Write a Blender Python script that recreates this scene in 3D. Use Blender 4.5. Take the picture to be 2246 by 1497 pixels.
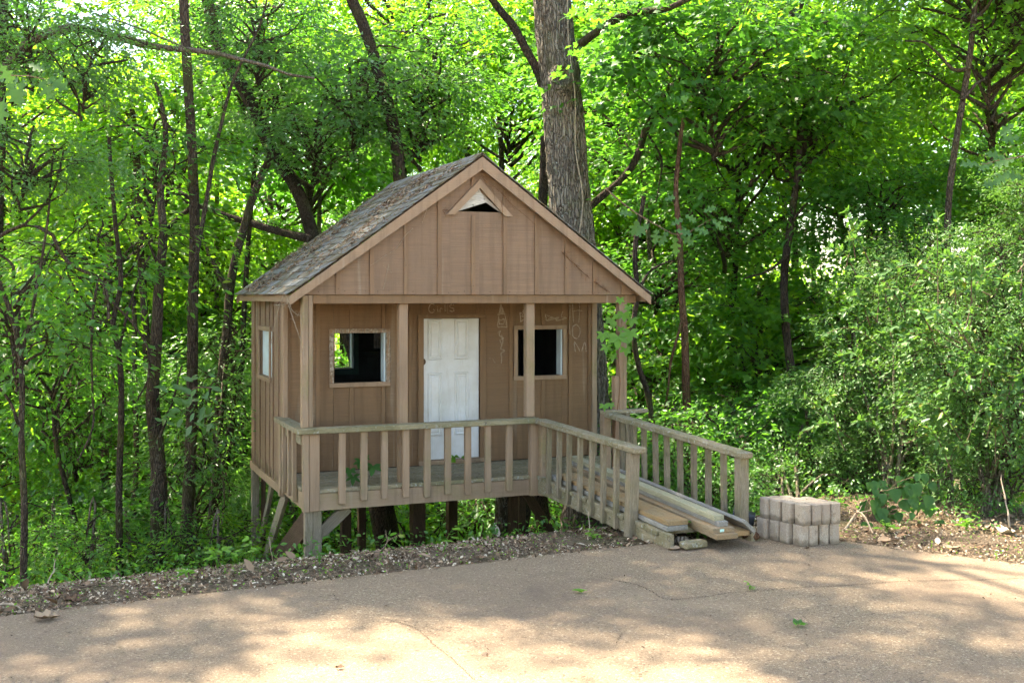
import bpy, bmesh, math, random
import numpy as np
from mathutils import Vector, Matrix, noise as mnoise

# ------------------------------------------------------------------ camera, sky, sun
sc = bpy.context.scene
for o in list(bpy.data.objects): bpy.data.objects.remove(o)
col = sc.collection
CAM_H = 1.967
cam_d = bpy.data.cameras.new('camera'); cam = bpy.data.objects.new('camera', cam_d); col.objects.link(cam)
cam.location = (0, 0, CAM_H); cam.rotation_euler = (math.radians(90), 0, 0)
cam_d.sensor_width = 36; cam_d.lens = 36*2400/2246; cam_d.shift_y = -98.5/2246
cam_d.clip_end = 1500; cam_d.clip_start = .05
sc.camera = cam
SUN = Vector((-.74, .50, 1.50)).normalized()           # direction towards the sun
w = bpy.data.worlds.new('World'); sc.world = w; w.use_nodes = True
nt = w.node_tree; bg = nt.nodes['Background']
sky = nt.nodes.new('ShaderNodeTexSky'); sky.sky_type = 'NISHITA'; sky.sun_disc = False
sky.sun_elevation = math.asin(SUN.z); sky.sun_rotation = math.atan2(SUN.x, SUN.y)
sky.air_density = 1.0; sky.dust_density = .9; sky.ozone_density = .8
nt.links.new(sky.outputs[0], bg.inputs[0]); bg.inputs[1].default_value = .15
sd = bpy.data.lights.new('sun', 'SUN'); sd.energy = 5.0; sd.angle = math.radians(.53); sd.color = (1, .97, .915)
sun = bpy.data.objects.new('sun', sd); col.objects.link(sun); sun.location = (-20, 14, 40)
sun.rotation_euler = SUN.to_track_quat('Z', 'Y').to_euler()
vs = sc.view_settings; vs.view_transform = 'Standard'; vs.look = 'None'; vs.gamma = 1; vs.exposure = 2.25
vs.use_curve_mapping = False
vs.use_white_balance = True; vs.white_balance_temperature = 7900; vs.white_balance_tint = 12
cy = sc.cycles
cy.max_bounces = 5; cy.diffuse_bounces = 4; cy.glossy_bounces = 1; cy.transmission_bounces = 3; cy.transparent_max_bounces = 4
cy.caustics_reflective = False; cy.caustics_refractive = False; cy.sample_clamp_indirect = 6
cy.use_denoising = True; cy.use_light_tree = False; cy.use_adaptive_sampling = True; cy.adaptive_threshold = .04; cy.adaptive_min_samples = 12

R = random.Random(7); rng = np.random.default_rng(11)
F = 2400.; CX = 1123.; HY = 650.
def W(px, py, d):                                      # a point of the place at distance d in front of the lens
    return Vector(((px-CX)/F*d, d, CAM_H-(py-HY)/F*d))

# ------------------------------------------------------------------ node helpers and materials
def newmat(name):
    m = bpy.data.materials.new(name); m.use_nodes = True
    t = m.node_tree; t.nodes.clear()
    out = t.nodes.new('ShaderNodeOutputMaterial')
    return m, t, out
class G:
    def __init__(s, t): s.t = t
    def n(s, ty, **kw):
        nd = s.t.nodes.new(ty)
        for k, v in kw.items():
            if k.startswith('_'): setattr(nd, k[1:], v)
            else:
                key = k.replace('__', ' ')
                inp = nd.inputs[int(key[1:])] if key[0] == 'i' and key[1:].isdigit() else nd.inputs[key]
                if hasattr(v, 'is_output'): s.t.links.new(v, inp)
                else: inp.default_value = v
        return nd
    def coord(s, kind='Object', scale=(1, 1, 1), rnd=True):
        c = s.n('ShaderNodeTexCoord').outputs[kind]
        if rnd:
            r = s.n('ShaderNodeObjectInfo').outputs['Random']
            mul = s.n('ShaderNodeMath', _operation='MULTIPLY', i0=r, i1=37.0).outputs[0]
            c = s.n('ShaderNodeVectorMath', _operation='ADD', i0=c, i1=s.n('ShaderNodeCombineXYZ', i0=mul, i1=mul, i2=mul).outputs[0]).outputs[0]
        return s.n('ShaderNodeMapping', Vector=c, Scale=scale).outputs[0]
    def noise(s, v, scale, detail=4, rough=.55, dist=0):
        return s.n('ShaderNodeTexNoise', Vector=v, Scale=scale, Detail=detail, Roughness=rough, Distortion=dist).outputs['Fac']
    def ramp(s, f, a, b, ca=0., cb=1.):
        return s.n('ShaderNodeMapRange', Value=f, i1=a, i2=b, i3=ca, i4=cb).outputs[0]
    def mix(s, f, a, b, mode='MIX'):
        nd = s.t.nodes.new('ShaderNodeMix'); nd.data_type = 'RGBA'; nd.blend_type = mode
        for i, v in ((0, f), (6, a), (7, b)):
            if hasattr(v, 'is_output'): s.t.links.new(v, nd.inputs[i])
            else: nd.inputs[i].default_value = v if i == 0 else (*v, 1) if len(v) == 3 else v
        return nd.outputs[2]
    def bump(s, h, strength=.3, dist=.01, normal=None):
        nd = s.n('ShaderNodeBump', Strength=strength, Distance=dist, Height=h)
        if normal is not None: s.t.links.new(normal, nd.inputs['Normal'])
        return nd.outputs[0]
    def pbsdf(s, color, rough=.6, spec=.3, normal=None):
        b = s.n('ShaderNodeBsdfPrincipled')
        for k, v in (('Base Color', color), ('Roughness', rough), ('Specular IOR Level', spec)):
            if hasattr(v, 'is_output'): s.t.links.new(v, b.inputs[k])
            else: b.inputs[k].default_value = (*v, 1) if k == 'Base Color' else v
        if normal is not None: s.t.links.new(normal, b.inputs['Normal'])
        return b.outputs[0]
AX = {'x': (1.2, 22, 22), 'y': (22, 1.2, 22), 'z': (22, 22, 1.2)}
def m_paint(name, base, axis='z', algae=.5, peel=0., lines=False):
    m, t, out = newmat(name); g = G(t)
    v = g.coord(scale=AX[axis]); u = g.coord()
    gr = g.noise(v, 5, 5); bl = g.noise(u, 2.5, 4)
    c = g.mix(g.ramp(gr, .3, .7), [x*.86 for x in base], [x*1.06 for x in base])
    c = g.mix(g.ramp(bl, .35, .75, 0, .5), c, [base[0]*.80, base[1]*.80, base[2]*.78])
    if algae:
        am = g.n('ShaderNodeMath', _operation='MULTIPLY', i0=g.ramp(g.noise(u, 3.1, 3), .60-.12*algae, .74), i1=g.ramp(g.noise(u, 40, 3), .3, .7, .35, .9)).outputs[0]
        am = g.n('ShaderNodeMath', _operation='MULTIPLY', i0=am, i1=algae).outputs[0]
        c = g.mix(am, c, (.20, .185, .062))
    sk = g.noise(g.coord(scale=(7, 7, .55)), 2.2, 5, .62)
    c = g.mix(g.ramp(sk, .48, .68, 0, .65), c, [base[0]*.55, base[1]*.55, base[2]*.53])
    dp = g.noise(g.coord(scale=(5, 5, .35)), 1.7, 4, .55)
    c = g.mix(g.ramp(dp, .62, .74, 0, .45), c, (.46, .39, .29))
    c = g.mix(g.ramp(g.noise(u, 1.4, 3), .52, .72, 0, .30), c, [min(1, x*1.22) for x in base])
    h = gr
    if lines:
        ln = g.noise(g.coord(scale=(.6, .6, 95)), 1.6, 3, .6)
        c = g.mix(g.ramp(ln, .36, .60, .48, 0), c, [x*.55 for x in base])
        h = g.n('ShaderNodeMath', _operation='ADD', i0=ln, i1=gr).outputs[0]
    if peel:
        pm = g.ramp(g.noise(v, 3.2, 6, .7), .62-.2*peel, .66-.2*peel)
        c = g.mix(pm, c, g.mix(g.ramp(g.noise(u, 60, 2), .35, .6), (.52, .46, .38), (.20, .15, .10)))
        h = g.n('ShaderNodeMath', _operation='SUBTRACT', i0=h, i1=pm).outputs[0]
    rr = g.n('ShaderNodeObjectInfo').outputs['Random']
    c = g.mix(g.ramp(rr, 0, 1, 0, .34), c, [x*.62 for x in base])
    spots = g.n('ShaderNodeTexVoronoi', Vector=u, Scale=34).outputs['Distance']
    c = g.mix(g.ramp(spots, .05, .085, .55, 0), c, (.05, .035, .022))
    t.links.new(g.pbsdf(c, .62, .28, g.bump(h, .45, .004)), out.inputs[0]); return m
def m_wood(name, a, b, axis='z', lichen=.0, green=.0, knots=False, wet=0.):
    m, t, out = newmat(name); g = G(t)
    v = g.coord(scale=AX[axis]); u = g.coord()
    gr = g.noise(v, 4, 6, .65, .6); fine = g.noise(v, 16, 4, .6)
    c = g.mix(g.ramp(gr, .32, .68), a, b)
    c = g.mix(g.ramp(fine, .35, .6, .55, 0), c, [x*.4 for x in a])
    if green: c = g.mix(g.ramp(g.noise(u, 4, 4), .5-.1*green, .72, 0, .75*green), c, (.12, .125, .035))
    if lichen:
        lm = g.ramp(g.noise(u, 26, 5, .7), .60-.08*lichen, .66)
        c = g.mix(lm, c, (.42, .43, .38))
        c = g.mix(g.ramp(g.noise(u, 18, 5, .7), .60, .68), c, (.05, .045, .035))
    if wet: c = g.mix(g.ramp(g.noise(u, 7, 5, .6), .42, .62, 0, wet), c, (.38, .22, .09))
    c = g.mix(g.ramp(g.n('ShaderNodeObjectInfo').outputs['Random'], 0, 1, 0, .4), c, [x*.62 for x in a])
    h = g.n('ShaderNodeMath', _operation='ADD', i0=gr, i1=fine).outputs[0]
    t.links.new(g.pbsdf(c, .75, .2, g.bump(h, .6, .006)), out.inputs[0]); return m
def m_leaf(name, dark, mid, light, trans, tf=.42, rough=.42, spec=.45, yellow=.04):
    m, t, out = newmat(name); g = G(t)
    r = g.n('ShaderNodeAttribute', _attribute_name='rnd').outputs['Fac']
    orr = g.n('ShaderNodeObjectInfo').outputs['Random']
    cr = t.nodes.new('ShaderNodeValToRGB'); t.links.new(r, cr.inputs[0]); el = cr.color_ramp.elements
    el[0].position = 0; el[0].color = (*dark, 1); el[1].position = .5; el[1].color = (*mid, 1)
    e = el.new(.96-yellow); e.color = (*light, 1); e = el.new(1.); e.color = (.34, .30, .03, 1)
    c = g.mix(g.ramp(orr, 0, 1, 0, .6), cr.outputs[0], g.mix(.6, cr.outputs[0], (.03, .085, .022)))
    tc = g.mix(r, trans, [trans[0]*1.35, trans[1]*1.12, trans[2]])
    tr = g.n('ShaderNodeBsdfTranslucent', Color=tc).outputs[0]
    pb = g.pbsdf(c, rough, spec)
    t.links.new(g.n('ShaderNodeMixShader', i0=tf, i1=pb, i2=tr).outputs[0], out.inputs[0]); return m
def m_bark(name, a, b, lichen=0., sc_=1., strength=1.):
    m, t, out = newmat(name); g = G(t)
    v = g.coord(scale=(1, 1, .16)); u = g.coord()
    vo = g.n('ShaderNodeTexVoronoi', Vector=g.mix(.06, v, g.n('ShaderNodeTexNoise', Vector=u, Scale=6.).outputs['Color']), Scale=26*sc_)
    vo.feature = 'DISTANCE_TO_EDGE'
    n1 = g.noise(v, 14*sc_, 6, .7)
    h = g.n('ShaderNodeMath', _operation='ADD', i0=g.ramp(vo.outputs['Distance'], 0, .22), i1=n1).outputs[0]
    c = g.mix(g.ramp(h, .4, 1.4), a, b)
    c = g.mix(g.ramp(g.noise(u, 1.3, 4), .45, .7, 0, .6), c, [x*.55 for x in a])
    if lichen:
        lm = g.n('ShaderNodeMath', _operation='MULTIPLY', i0=g.ramp(g.noise(u, 24, 6, .75), .56, .63), i1=g.ramp(g.noise(u, 1.7, 3), .36, .58)).outputs[0]
        c = g.mix(g.n('ShaderNodeMath', _operation='MULTIPLY', i0=lm, i1=lichen).outputs[0], c, (.36, .39, .33))
        c = g.mix(g.ramp(g.noise(u, 2.2, 4), .52, .70, 0, .5), c, (.10, .105, .03))
    t.links.new(g.pbsdf(c, .9, .12, g.bump(h, .9*strength, .03/sc_)), out.inputs[0]); return m
def m_simple(name, c, rough=.7, spec=.3, var=.2, nscale=12, bump=.2):
    m, t, out = newmat(name); g = G(t); u = g.coord()
    n = g.noise(u, nscale, 5, .6)
    cc = g.mix(g.ramp(n, .3, .7), [x*(1-var) for x in c], [min(1, x*(1+var)) for x in c])
    t.links.new(g.pbsdf(cc, rough, spec, g.bump(n, bump, .004)), out.inputs[0]); return m
TAUPE = (.296, .187, .115); TAUPE_D = (.262, .165, .104)
M = {}
for a_ in 'xyz':
    M['trim_'+a_] = m_paint('taupe_trim_paint_'+a_, (.36, .24, .15), a_, .25)
    M['post_'+a_] = m_paint('mossy_taupe_paint_'+a_, (.365, .25, .16), a_, 1.1)
    M['grey_'+a_] = m_wood('weathered_grey_timber_'+a_, (.24, .19, .125), (.41, .335, .23), a_, 0, .7)
    M['cap_'+a_] = m_wood('lichened_rail_timber_'+a_, (.25, .205, .12), (.44, .37, .24), a_, .55, .8)
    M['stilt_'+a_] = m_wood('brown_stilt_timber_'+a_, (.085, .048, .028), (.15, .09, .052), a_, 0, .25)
M['rail_x'] = m_wood('greenish_rail_timber', (.28, .235, .13), (.47, .40, .24), 'x', .25, .9)
M['lumber_fresh'] = m_wood('pale_treated_lumber', (.36, .34, .21), (.58, .53, .36), 'y', 0, .25)
M['lumber_tan'] = m_wood('tan_lumber', (.27, .20, .12), (.44, .34, .21), 'y', 0, .15, wet=.5)
M['lumber_orange'] = m_wood('orange_stained_lumber', (.27, .185, .095), (.45, .32, .175), 'y', 0, .15, wet=.65)
M['lumber_grey'] = m_wood('silvered_lumber', (.24, .225, .19), (.42, .40, .35), 'y', 0, .2)
M['gable_batten'] = m_paint('taupe_batten_shaded', (.27, .163, .092), 'z', .2)  # darker than the siding, in place of shading lines beside the battens
M['siding'] = m_paint('taupe_siding', TAUPE, 'x', .12, 0, True)
M['siding_porch'] = m_paint('shaded_porch_siding', (.245, .14, .07), 'x', .05, 0, True)  # darker copy of the taupe siding, porch shade put into its colour
M['batten_porch'] = m_paint('shaded_porch_batten', (.235, .135, .068), 'z', .1)  # taupe trim darkened the same way for the shade of the porch
M['beam_porch'] = m_paint('shaded_porch_beam', (.245, .145, .074), 'x', .1)  # beam paint with the shade under the porch roof in its colour
M['peel'] = m_paint('peeling_taupe_paint', (.34, .20, .11), 'z', .1, .85)
M['ply'] = m_wood('bleached_plywood', (.50, .46, .38), (.72, .68, .60), 'x', .35, 0)
M['bluepaint'] = m_simple('pale_blue_paint', (.52, .63, .66), .55, .3, .12, 5)
M['interior'] = m_simple('dark_interior', (.035, .042, .045), .8, .1, .4, 3)  # also on added panels, where its dark tone stands in for room shade
M['tealframe'] = m_simple('dark_teal_frame', (.035, .085, .08), .6, .3, .3, 6)
M['rust'] = m_simple('bare_brown_edge', (.10, .055, .03), .8, .2, .3, 20)
M['plastic'] = m_simple('dark_grey_plastic', (.035, .04, .047), .32, .5, .2, 8)
M['chalk'] = m_simple('chalk', (.58, .52, .43), .95, .05, .3, 200)
M['chalk_faint'] = m_simple('faint_chalk', (.36, .28, .20), .95, .05, .4, 200)
M['tagp'] = m_simple('paper_tag', (.45, .72, .64), .6, .3, .3, 60)
M['bark_oak'] = m_bark('oak_bark', (.092, .072, .053), (.28, .235, .18), .9, 1.15)
M['bark'] = m_bark('brown_bark', (.036, .026, .018), (.125, .092, .065), .25, 2.2)
M['bark_pale'] = m_bark('pale_bark', (.10, .08, .055), (.24, .20, .145), .5, 2.2)
M['bark_dark'] = m_bark('dark_bark', (.022, .016, .012), (.085, .062, .045), .15, 2.4)
M['bark_red'] = m_bark('reddish_bark', (.085, .042, .024), (.23, .125, .075), .1, 2.2)
M['twig'] = m_simple('twig_bark', (.15, .105, .07), .85, .1, .4, 30)
M['deadtwig'] = m_simple('bleached_twig', (.34, .27, .19), .85, .1, .3, 30)
M['dryvine'] = m_simple('dry_vine', (.20, .10, .05), .9, .1, .4, 30)
LG = dict(trans=(.145, .48, .04), tf=.47)
M['leaf_mid'] = m_leaf('mid_green_leaf', (.034, .112, .028), (.056, .175, .037), (.095, .235, .045), **LG)
M['leaf_glossy'] = m_leaf('glossy_dark_leaf', (.042, .125, .042), (.07, .18, .052), (.105, .23, .062), (.17, .46, .06), .42, .32, .6, .01)
M['leaf_bright'] = m_leaf('bright_yellow_green_leaf', (.032, .12, .024), (.054, .18, .032), (.095, .25, .038), (.26, .60, .035), .54, .45, .4, .035)
M['leaf_bush'] = m_leaf('privet_leaf', (.046, .13, .034), (.075, .185, .048), (.13, .25, .07), (.15, .38, .05), .34, .45, .35, .02)
M['leaf_oak'] = m_leaf('lobed_oak_leaf', (.038, .12, .032), (.055, .15, .038), (.085, .19, .045), (.09, .25, .04), .28, .5, .3, .0)
M['leaf_heart'] = m_leaf('broad_heart_leaf', (.022, .085, .018), (.034, .115, .022), (.05, .15, .026), (.09, .28, .03), .3, .5, .3, .0)
M['leaf_creeper'] = m_leaf('creeper_leaf', (.09, .24, .02), (.13, .31, .025), (.18, .36, .03), (.2, .5, .02), .35, .4, .45, .0)
def m_dead(name):
    m, t, out = newmat(name); g = G(t)
    r = g.n('ShaderNodeAttribute', _attribute_name='rnd').outputs['Fac']
    cr = t.nodes.new('ShaderNodeValToRGB'); t.links.new(r, cr.inputs[0]); el = cr.color_ramp.elements
    el[0].position = 0; el[0].color = (.045, .028, .018, 1); el[1].position = 1; el[1].color = (.62, .54, .40, 1)  # palest stop brightened to carry the sun on the left strip
    for p, c in ((.25, (.13, .075, .042, 1)), (.55, (.24, .15, .09, 1)), (.8, (.33, .235, .15, 1))):
        e = el.new(p); e.color = c
    t.links.new(g.pbsdf(cr.outputs[0], .8, .2), out.inputs[0]); return m
M['deadleaf'] = m_dead('dead_leaf')
def m_ground():
    m, t, out = newmat('forest_floor'); g = G(t); u = g.coord(rnd=False)
    n1 = g.noise(u, 1.3, 5); n2 = g.noise(u, 22, 6, .7); n3 = g.noise(u, 70, 4, .7)
    c = g.mix(g.ramp(n2, .35, .65), (.07, .05, .034), (.24, .18, .12))
    c = g.mix(g.ramp(n3, .5, .7, 0, .7), c, (.26, .20, .14))
    c = g.mix(g.ramp(n1, .5, .68, 0, .5), c, (.08, .10, .03))
    t.links.new(g.pbsdf(c, .95, .1, g.bump(g.n('ShaderNodeMath', _operation='ADD', i0=n2, i1=n3).outputs[0], 1, .03)), out.inputs[0]); return m
M['ground'] = m_ground()
def m_drive():
    m, t, out = newmat('exposed_aggregate'); g = G(t); u = g.coord(rnd=False)
    vo = g.n('ShaderNodeTexVoronoi', Vector=u, Scale=170.)
    vo2 = g.n('ShaderNodeTexVoronoi', Vector=u, Scale=75., Randomness=1.)
    cr = t.nodes.new('ShaderNodeValToRGB'); el = cr.color_ramp.elements
    sep = g.n('ShaderNodeSeparateColor', i0=vo.outputs['Color']).outputs[0]; t.links.new(sep, cr.inputs[0])
    el[0].position = 0; el[0].color = (0.150, 0.106, 0.069, 1); el[1].position = 1; el[1].color = (0.449, 0.361, 0.242, 1)
    for p, c in ((.3, (0.224, 0.161, 0.102, 1)), (.6, (0.279, 0.203, 0.127, 1)), (.82, (0.320, 0.229, 0.138, 1)), (.93, (0.340, 0.277, 0.193, 1))):
        e = el.new(p); e.color = c
    c = g.mix(g.ramp(vo.outputs['Distance'], .35, .7, 0, .6), cr.outputs[0], (0.218, 0.161, 0.105))
    s2 = g.n('ShaderNodeSeparateColor', i0=vo2.outputs['Color']).outputs[1]
    c = g.mix(g.ramp(s2, .93, .95, 0, .5), c, (0.476, 0.387, 0.253))
    c = g.mix(g.ramp(s2, .06, .03, 0, .6), c, (0.068, 0.048, 0.033))
    big = g.noise(u, .42, 6, .62, .4); st = g.noise(u, 1.1, 6, .65, .6); fade = g.noise(u, .8, 5, .6)
    c = g.mix(g.ramp(big, .42, .62, 0, .5), c, (0.184, 0.132, 0.091))
    c = g.mix(g.ramp(st, .55, .68, 0, .5), c, (0.139, 0.100, 0.072))
    c = g.mix(g.ramp(fade, .56, .76, 0, .35), c, (0.367, 0.290, 0.193))
    c = g.mix(g.ramp(g.noise(u, 2.6, 4, .6), .66, .74, 0, .5), c, (0.129, 0.087, 0.072))
    h = g.n('ShaderNodeMath', _operation='SUBTRACT', i0=1., i1=vo.outputs['Distance']).outputs[0]
    t.links.new(g.pbsdf(c, .85, .2, g.bump(h, .5, .005)), out.inputs[0]); return m
M['drive'] = m_drive()
def m_shingle():
    m, t, out = newmat('grey_shingle'); g = G(t); u = g.coord(); w_ = g.coord('Object', rnd=True)
    n = g.noise(u, 160, 3, .7); b = g.noise(u, 4, 5, .65)
    r = g.n('ShaderNodeObjectInfo').outputs['Random']
    c = g.mix(n, (.095, .097, .09), (.34, .335, .305))
    c = g.mix(g.ramp(r, 0, 1, .0, .4), c, (.17, .175, .165))
    c = g.mix(g.ramp(b, .43, .58, 0, .85), c, (.125, .095, .045))
    c = g.mix(g.ramp(g.noise(u, 9, 4), .62, .7, 0, .6), c, (.30, .31, .29))
    t.links.new(g.pbsdf(c, .9, .15, g.bump(n, .5, .003)), out.inputs[0]); return m
M['shingle'] = m_shingle()
def m_block():
    m, t, out = newmat('concrete_block'); g = G(t); u = g.coord(); raw = g.n('ShaderNodeTexCoord').outputs['Object']
    n = g.noise(u, 90, 4, .7); b = g.noise(u, 9, 4)
    c = g.mix(g.ramp(n, .3, .7), (.29, .232, .168), (.53, .452, .35))
    c = g.mix(g.ramp(b, .45, .7, 0, .5), c, (.33, .245, .18))
    c = g.mix(g.ramp(g.n('ShaderNodeObjectInfo').outputs['Random'], 0, 1, 0, .5), c, (.30, .235, .18))
    c = g.mix(g.ramp(g.noise(u, 16, 5, .7), .58, .68, 0, .6), c, (.17, .125, .085))
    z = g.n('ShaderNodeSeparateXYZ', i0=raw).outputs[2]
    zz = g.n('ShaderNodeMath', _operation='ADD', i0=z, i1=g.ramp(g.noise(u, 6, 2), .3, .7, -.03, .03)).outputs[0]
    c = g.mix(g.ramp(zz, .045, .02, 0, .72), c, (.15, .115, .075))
    t.links.new(g.pbsdf(c, .9, .15, g.bump(n, .5, .004)), out.inputs[0]); return m
M['block'] = m_block()
def m_door():
    m, t, out = newmat('white_door_paint'); g = G(t); u = g.coord(rnd=False)
    c = g.mix(g.ramp(g.noise(u, 3, 5, .6), .4, .68, 0, .8), (.70, .705, .68), (.55, .53, .46))
    c = g.mix(g.ramp(g.noise(g.coord(scale=(9, 9, 1.2)), 3, 5, .65), .56, .72, 0, .4), c, (.47, .44, .37))
    c = g.mix(g.ramp(g.noise(u, 34, 4, .7), .66, .72, 0, .5), c, (.36, .32, .25))
    t.links.new(g.pbsdf(c, .45, .35, g.bump(g.noise(u, 60, 3), .08, .003)), out.inputs[0]); return m
M['door'] = m_door()
M['crack'] = m_simple('crack_shadow', (.055, .042, .033), .95, .05, .3, 30)
M['moss'] = m_simple('moss', (.05, .075, .018), .95, .05, .5, 40, .8)

# ------------------------------------------------------------------ object helpers
def tag(o, label=None, cat=None, group=None, kind=None):
    if label: o['label'] = label
    if cat: o['category'] = cat
    if group: o['group'] = group
    if kind: o['kind'] = kind
    return o
def link(name, me, mat, parent=None, loc=None, rot=None, scale=None):
    o = bpy.data.objects.new(name, me); col.objects.link(o)
    if mat is not None and not me.materials: me.materials.append(mat)
    if parent is not None: o.parent = parent
    if loc is not None: o.location = loc
    if rot is not None: o.rotation_euler = rot
    if scale is not None: o.scale = (scale,)*3 if isinstance(scale, (int, float)) else scale
    return o
def empty(name, loc=(0, 0, 0), rz=0.):
    o = bpy.data.objects.new(name, None); col.objects.link(o); o.location = loc; o.rotation_euler = (0, 0, rz); o.empty_display_size = .2
    return o
def mesh_np(name, V, Fq, smooth=False, rnd=None):
    V = np.asarray(V, np.float32); Fq = np.asarray(Fq, np.int32)
    me = bpy.data.meshes.new(name); n, k = Fq.shape
    me.vertices.add(len(V)); me.vertices.foreach_set('co', V.ravel())
    me.loops.add(n*k); me.loops.foreach_set('vertex_index', Fq.ravel())
    me.polygons.add(n); me.polygons.foreach_set('loop_start', np.arange(0, n*k, k, dtype=np.int32))
    me.update(calc_edges=True)
    if smooth: me.polygons.foreach_set('use_smooth', np.ones(n, bool))
    if rnd is not None:
        a = me.attributes.new('rnd', 'FLOAT', 'POINT'); a.data.foreach_set('value', np.asarray(rnd, np.float32))
    return me
def mesh_py(name, V, Fs, smooth=False):
    me = bpy.data.meshes.new(name); me.from_pydata([tuple(v) for v in V], [], Fs); me.update()
    if smooth: me.polygons.foreach_set('use_smooth', np.ones(len(me.polygons), bool))
    return me
_bxc = {}
def box_mesh(dx, dy, dz, bev=.003, name='board'):
    key = (round(dx, 4), round(dy, 4), round(dz, 4), bev)
    if key in _bxc: return _bxc[key].copy()
    bm = bmesh.new(); bmesh.ops.create_cube(bm, size=1)
    for v in bm.verts: v.co = Vector((v.co.x*dx, v.co.y*dy, v.co.z*dz))
    if bev: bmesh.ops.bevel(bm, geom=bm.edges[:], offset=min(bev, .3*min(dx, dy, dz)), segments=1, affect='EDGES')
    me = bpy.data.meshes.new(name); bm.to_mesh(me); bm.free(); _bxc[key] = me
    return me.copy()
def box(name, x0, x1, y0, y1, z0, z1, mat, parent, bev=.003, rot=None):
    return link(name, box_mesh(x1-x0, y1-y0, z1-z0, bev, name), mat, parent, ((x0+x1)/2, (y0+y1)/2, (z0+z1)/2), rot)
def beam(name, a, b, wdt, thk, mat, parent, up=Vector((0, 0, 1)), bev=.003, roll=0.):
    """a timber from point a to point b; its local y runs along it, wdt is across, thk along up"""
    a, b = Vector(a), Vector(b); d = b-a; L = d.length; y = d.normalized()
    x = y.cross(up).normalized(); z = x.cross(y)
    m = Matrix((x, y, z)).transposed()
    if roll: m = m @ Matrix.Rotation(roll, 3, 'Y')
    o = link(name, box_mesh(wdt, L, thk, bev, name), mat, parent, (a+b)/2); o.rotation_euler = m.to_euler()
    return o
def prism(name, poly, y0, y1, mat, parent):               # polygon in x,z extruded along y
    n = len(poly); V = [(x, y0, z) for x, z in poly]+[(x, y1, z) for x, z in poly]
    Fs = [tuple(range(n)), tuple(range(2*n-1, n-1, -1))]+[(i, i+n, (i+1) % n+n, (i+1) % n) for i in range(n)]
    me = mesh_py(name, V, Fs); bm = bmesh.new(); bm.from_mesh(me); bmesh.ops.recalc_face_normals(bm, faces=bm.faces[:]); bm.to_mesh(me); bm.free()
    return link(name, me, mat, parent)
def tube(pts, rad, sides=7, seed=0, rough=.0):
    P = np.array([tuple(p) for p in pts], float); n = len(P); rad = np.broadcast_to(np.asarray(rad, float), (n,))
    T = np.gradient(P, axis=0) if n > 2 else np.repeat((P[1]-P[0])[None], 2, 0)
    T /= np.linalg.norm(T, axis=1)[:, None]+1e-9
    ref = np.array((1., 0, 0)) if abs(T[:, 0]).mean() < .8 else np.array((0, 0, 1.))
    A = np.cross(T, ref); A /= np.linalg.norm(A, axis=1)[:, None]+1e-9; B = np.cross(T, A)
    th = np.arange(sides)*2*np.pi/sides
    rr = rad[:, None]*(1+rough*(np.random.default_rng(abs(int(seed))).random((n, sides))-.5)*2)
    V = P[:, None]+rr[..., None]*(np.cos(th)[None, :, None]*A[:, None]+np.sin(th)[None, :, None]*B[:, None])
    V = V.reshape(-1, 3)
    i = np.arange(n-1)[:, None]*sides; j = np.arange(sides)[None]; k = (j+1) % sides
    Fq = np.stack([i+j, i+k, i+sides+k, i+sides+j], -1).reshape(-1, 4)
    return V, Fq
def join(parts):
    Vs, Fs, off = [], [], 0
    for V, Fq in parts:
        Vs.append(V); Fs.append(Fq+off); off += len(V)
    return np.concatenate(Vs), np.concatenate(Fs)
def smooth_path(pts, n=24, wob=0., seed=0):
    P = np.array([tuple(p) for p in pts], float); m = len(P)
    d = np.r_[0, np.cumsum(np.linalg.norm(np.diff(P, axis=0), axis=1))]; d /= d[-1]
    s = np.linspace(0, 1, n); out = np.zeros((n, 3))
    for a in range(3):                                   # catmull-rom
        tg = np.gradient(P[:, a], d) if m > 2 else np.full(m, P[-1, a]-P[0, a])
        k = np.clip(np.searchsorted(d, s, side='right')-1, 0, m-2); h = d[k+1]-d[k]; u = (s-d[k])/h
        out[:, a] = (2*u**3-3*u**2+1)*P[k, a]+(u**3-2*u**2+u)*h*tg[k]+(-2*u**3+3*u**2)*P[k+1, a]+(u**3-u**2)*h*tg[k+1]
    if wob:
        r = np.random.default_rng(abs(int(seed))); ph = r.random((3, 3))*6.28
        for a in range(3):
            out[1:-1, a] += wob*sum(np.sin(s[1:-1]*f_+ph[a, q])/f_*5 for q, f_ in enumerate((7, 13, 23)))
    return out

# leaf shapes: (along, across, up) and faces
SH = {
 'rhomb': ([(0, 0, 0), (.45, .26, .05), (1, 0, -.06), (.45, -.26, .05)], [(0, 1, 2), (0, 2, 3)]),
 'ovate': ([(0, 0, 0), (.28, .22, .05), (.66, .19, .04), (1, 0, -.08), (.66, -.19, .04), (.28, -.22, .05)], [(0, 1, 2, 3), (0, 3, 4, 5)]),
 'lance': ([(0, 0, 0), (.3, .13, .03), (.65, .12, .02), (1, 0, -.1), (.65, -.12, .02), (.3, -.13, .03)], [(0, 1, 2, 3), (0, 3, 4, 5)]),
}
_o = [(0, 0), (-.02, .30), (.24, .20), (.40, .50), (.58, .18)]
SH['star'] = ([(.35, 0, .03)]+[(x, y, .12*y) for x, y in _o]+[(1, 0, -.06)]+[(x, -y, .12*y) for x, y in _o[:0:-1]], [(0, i, i % 10+1) for i in range(1, 11)])
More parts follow.
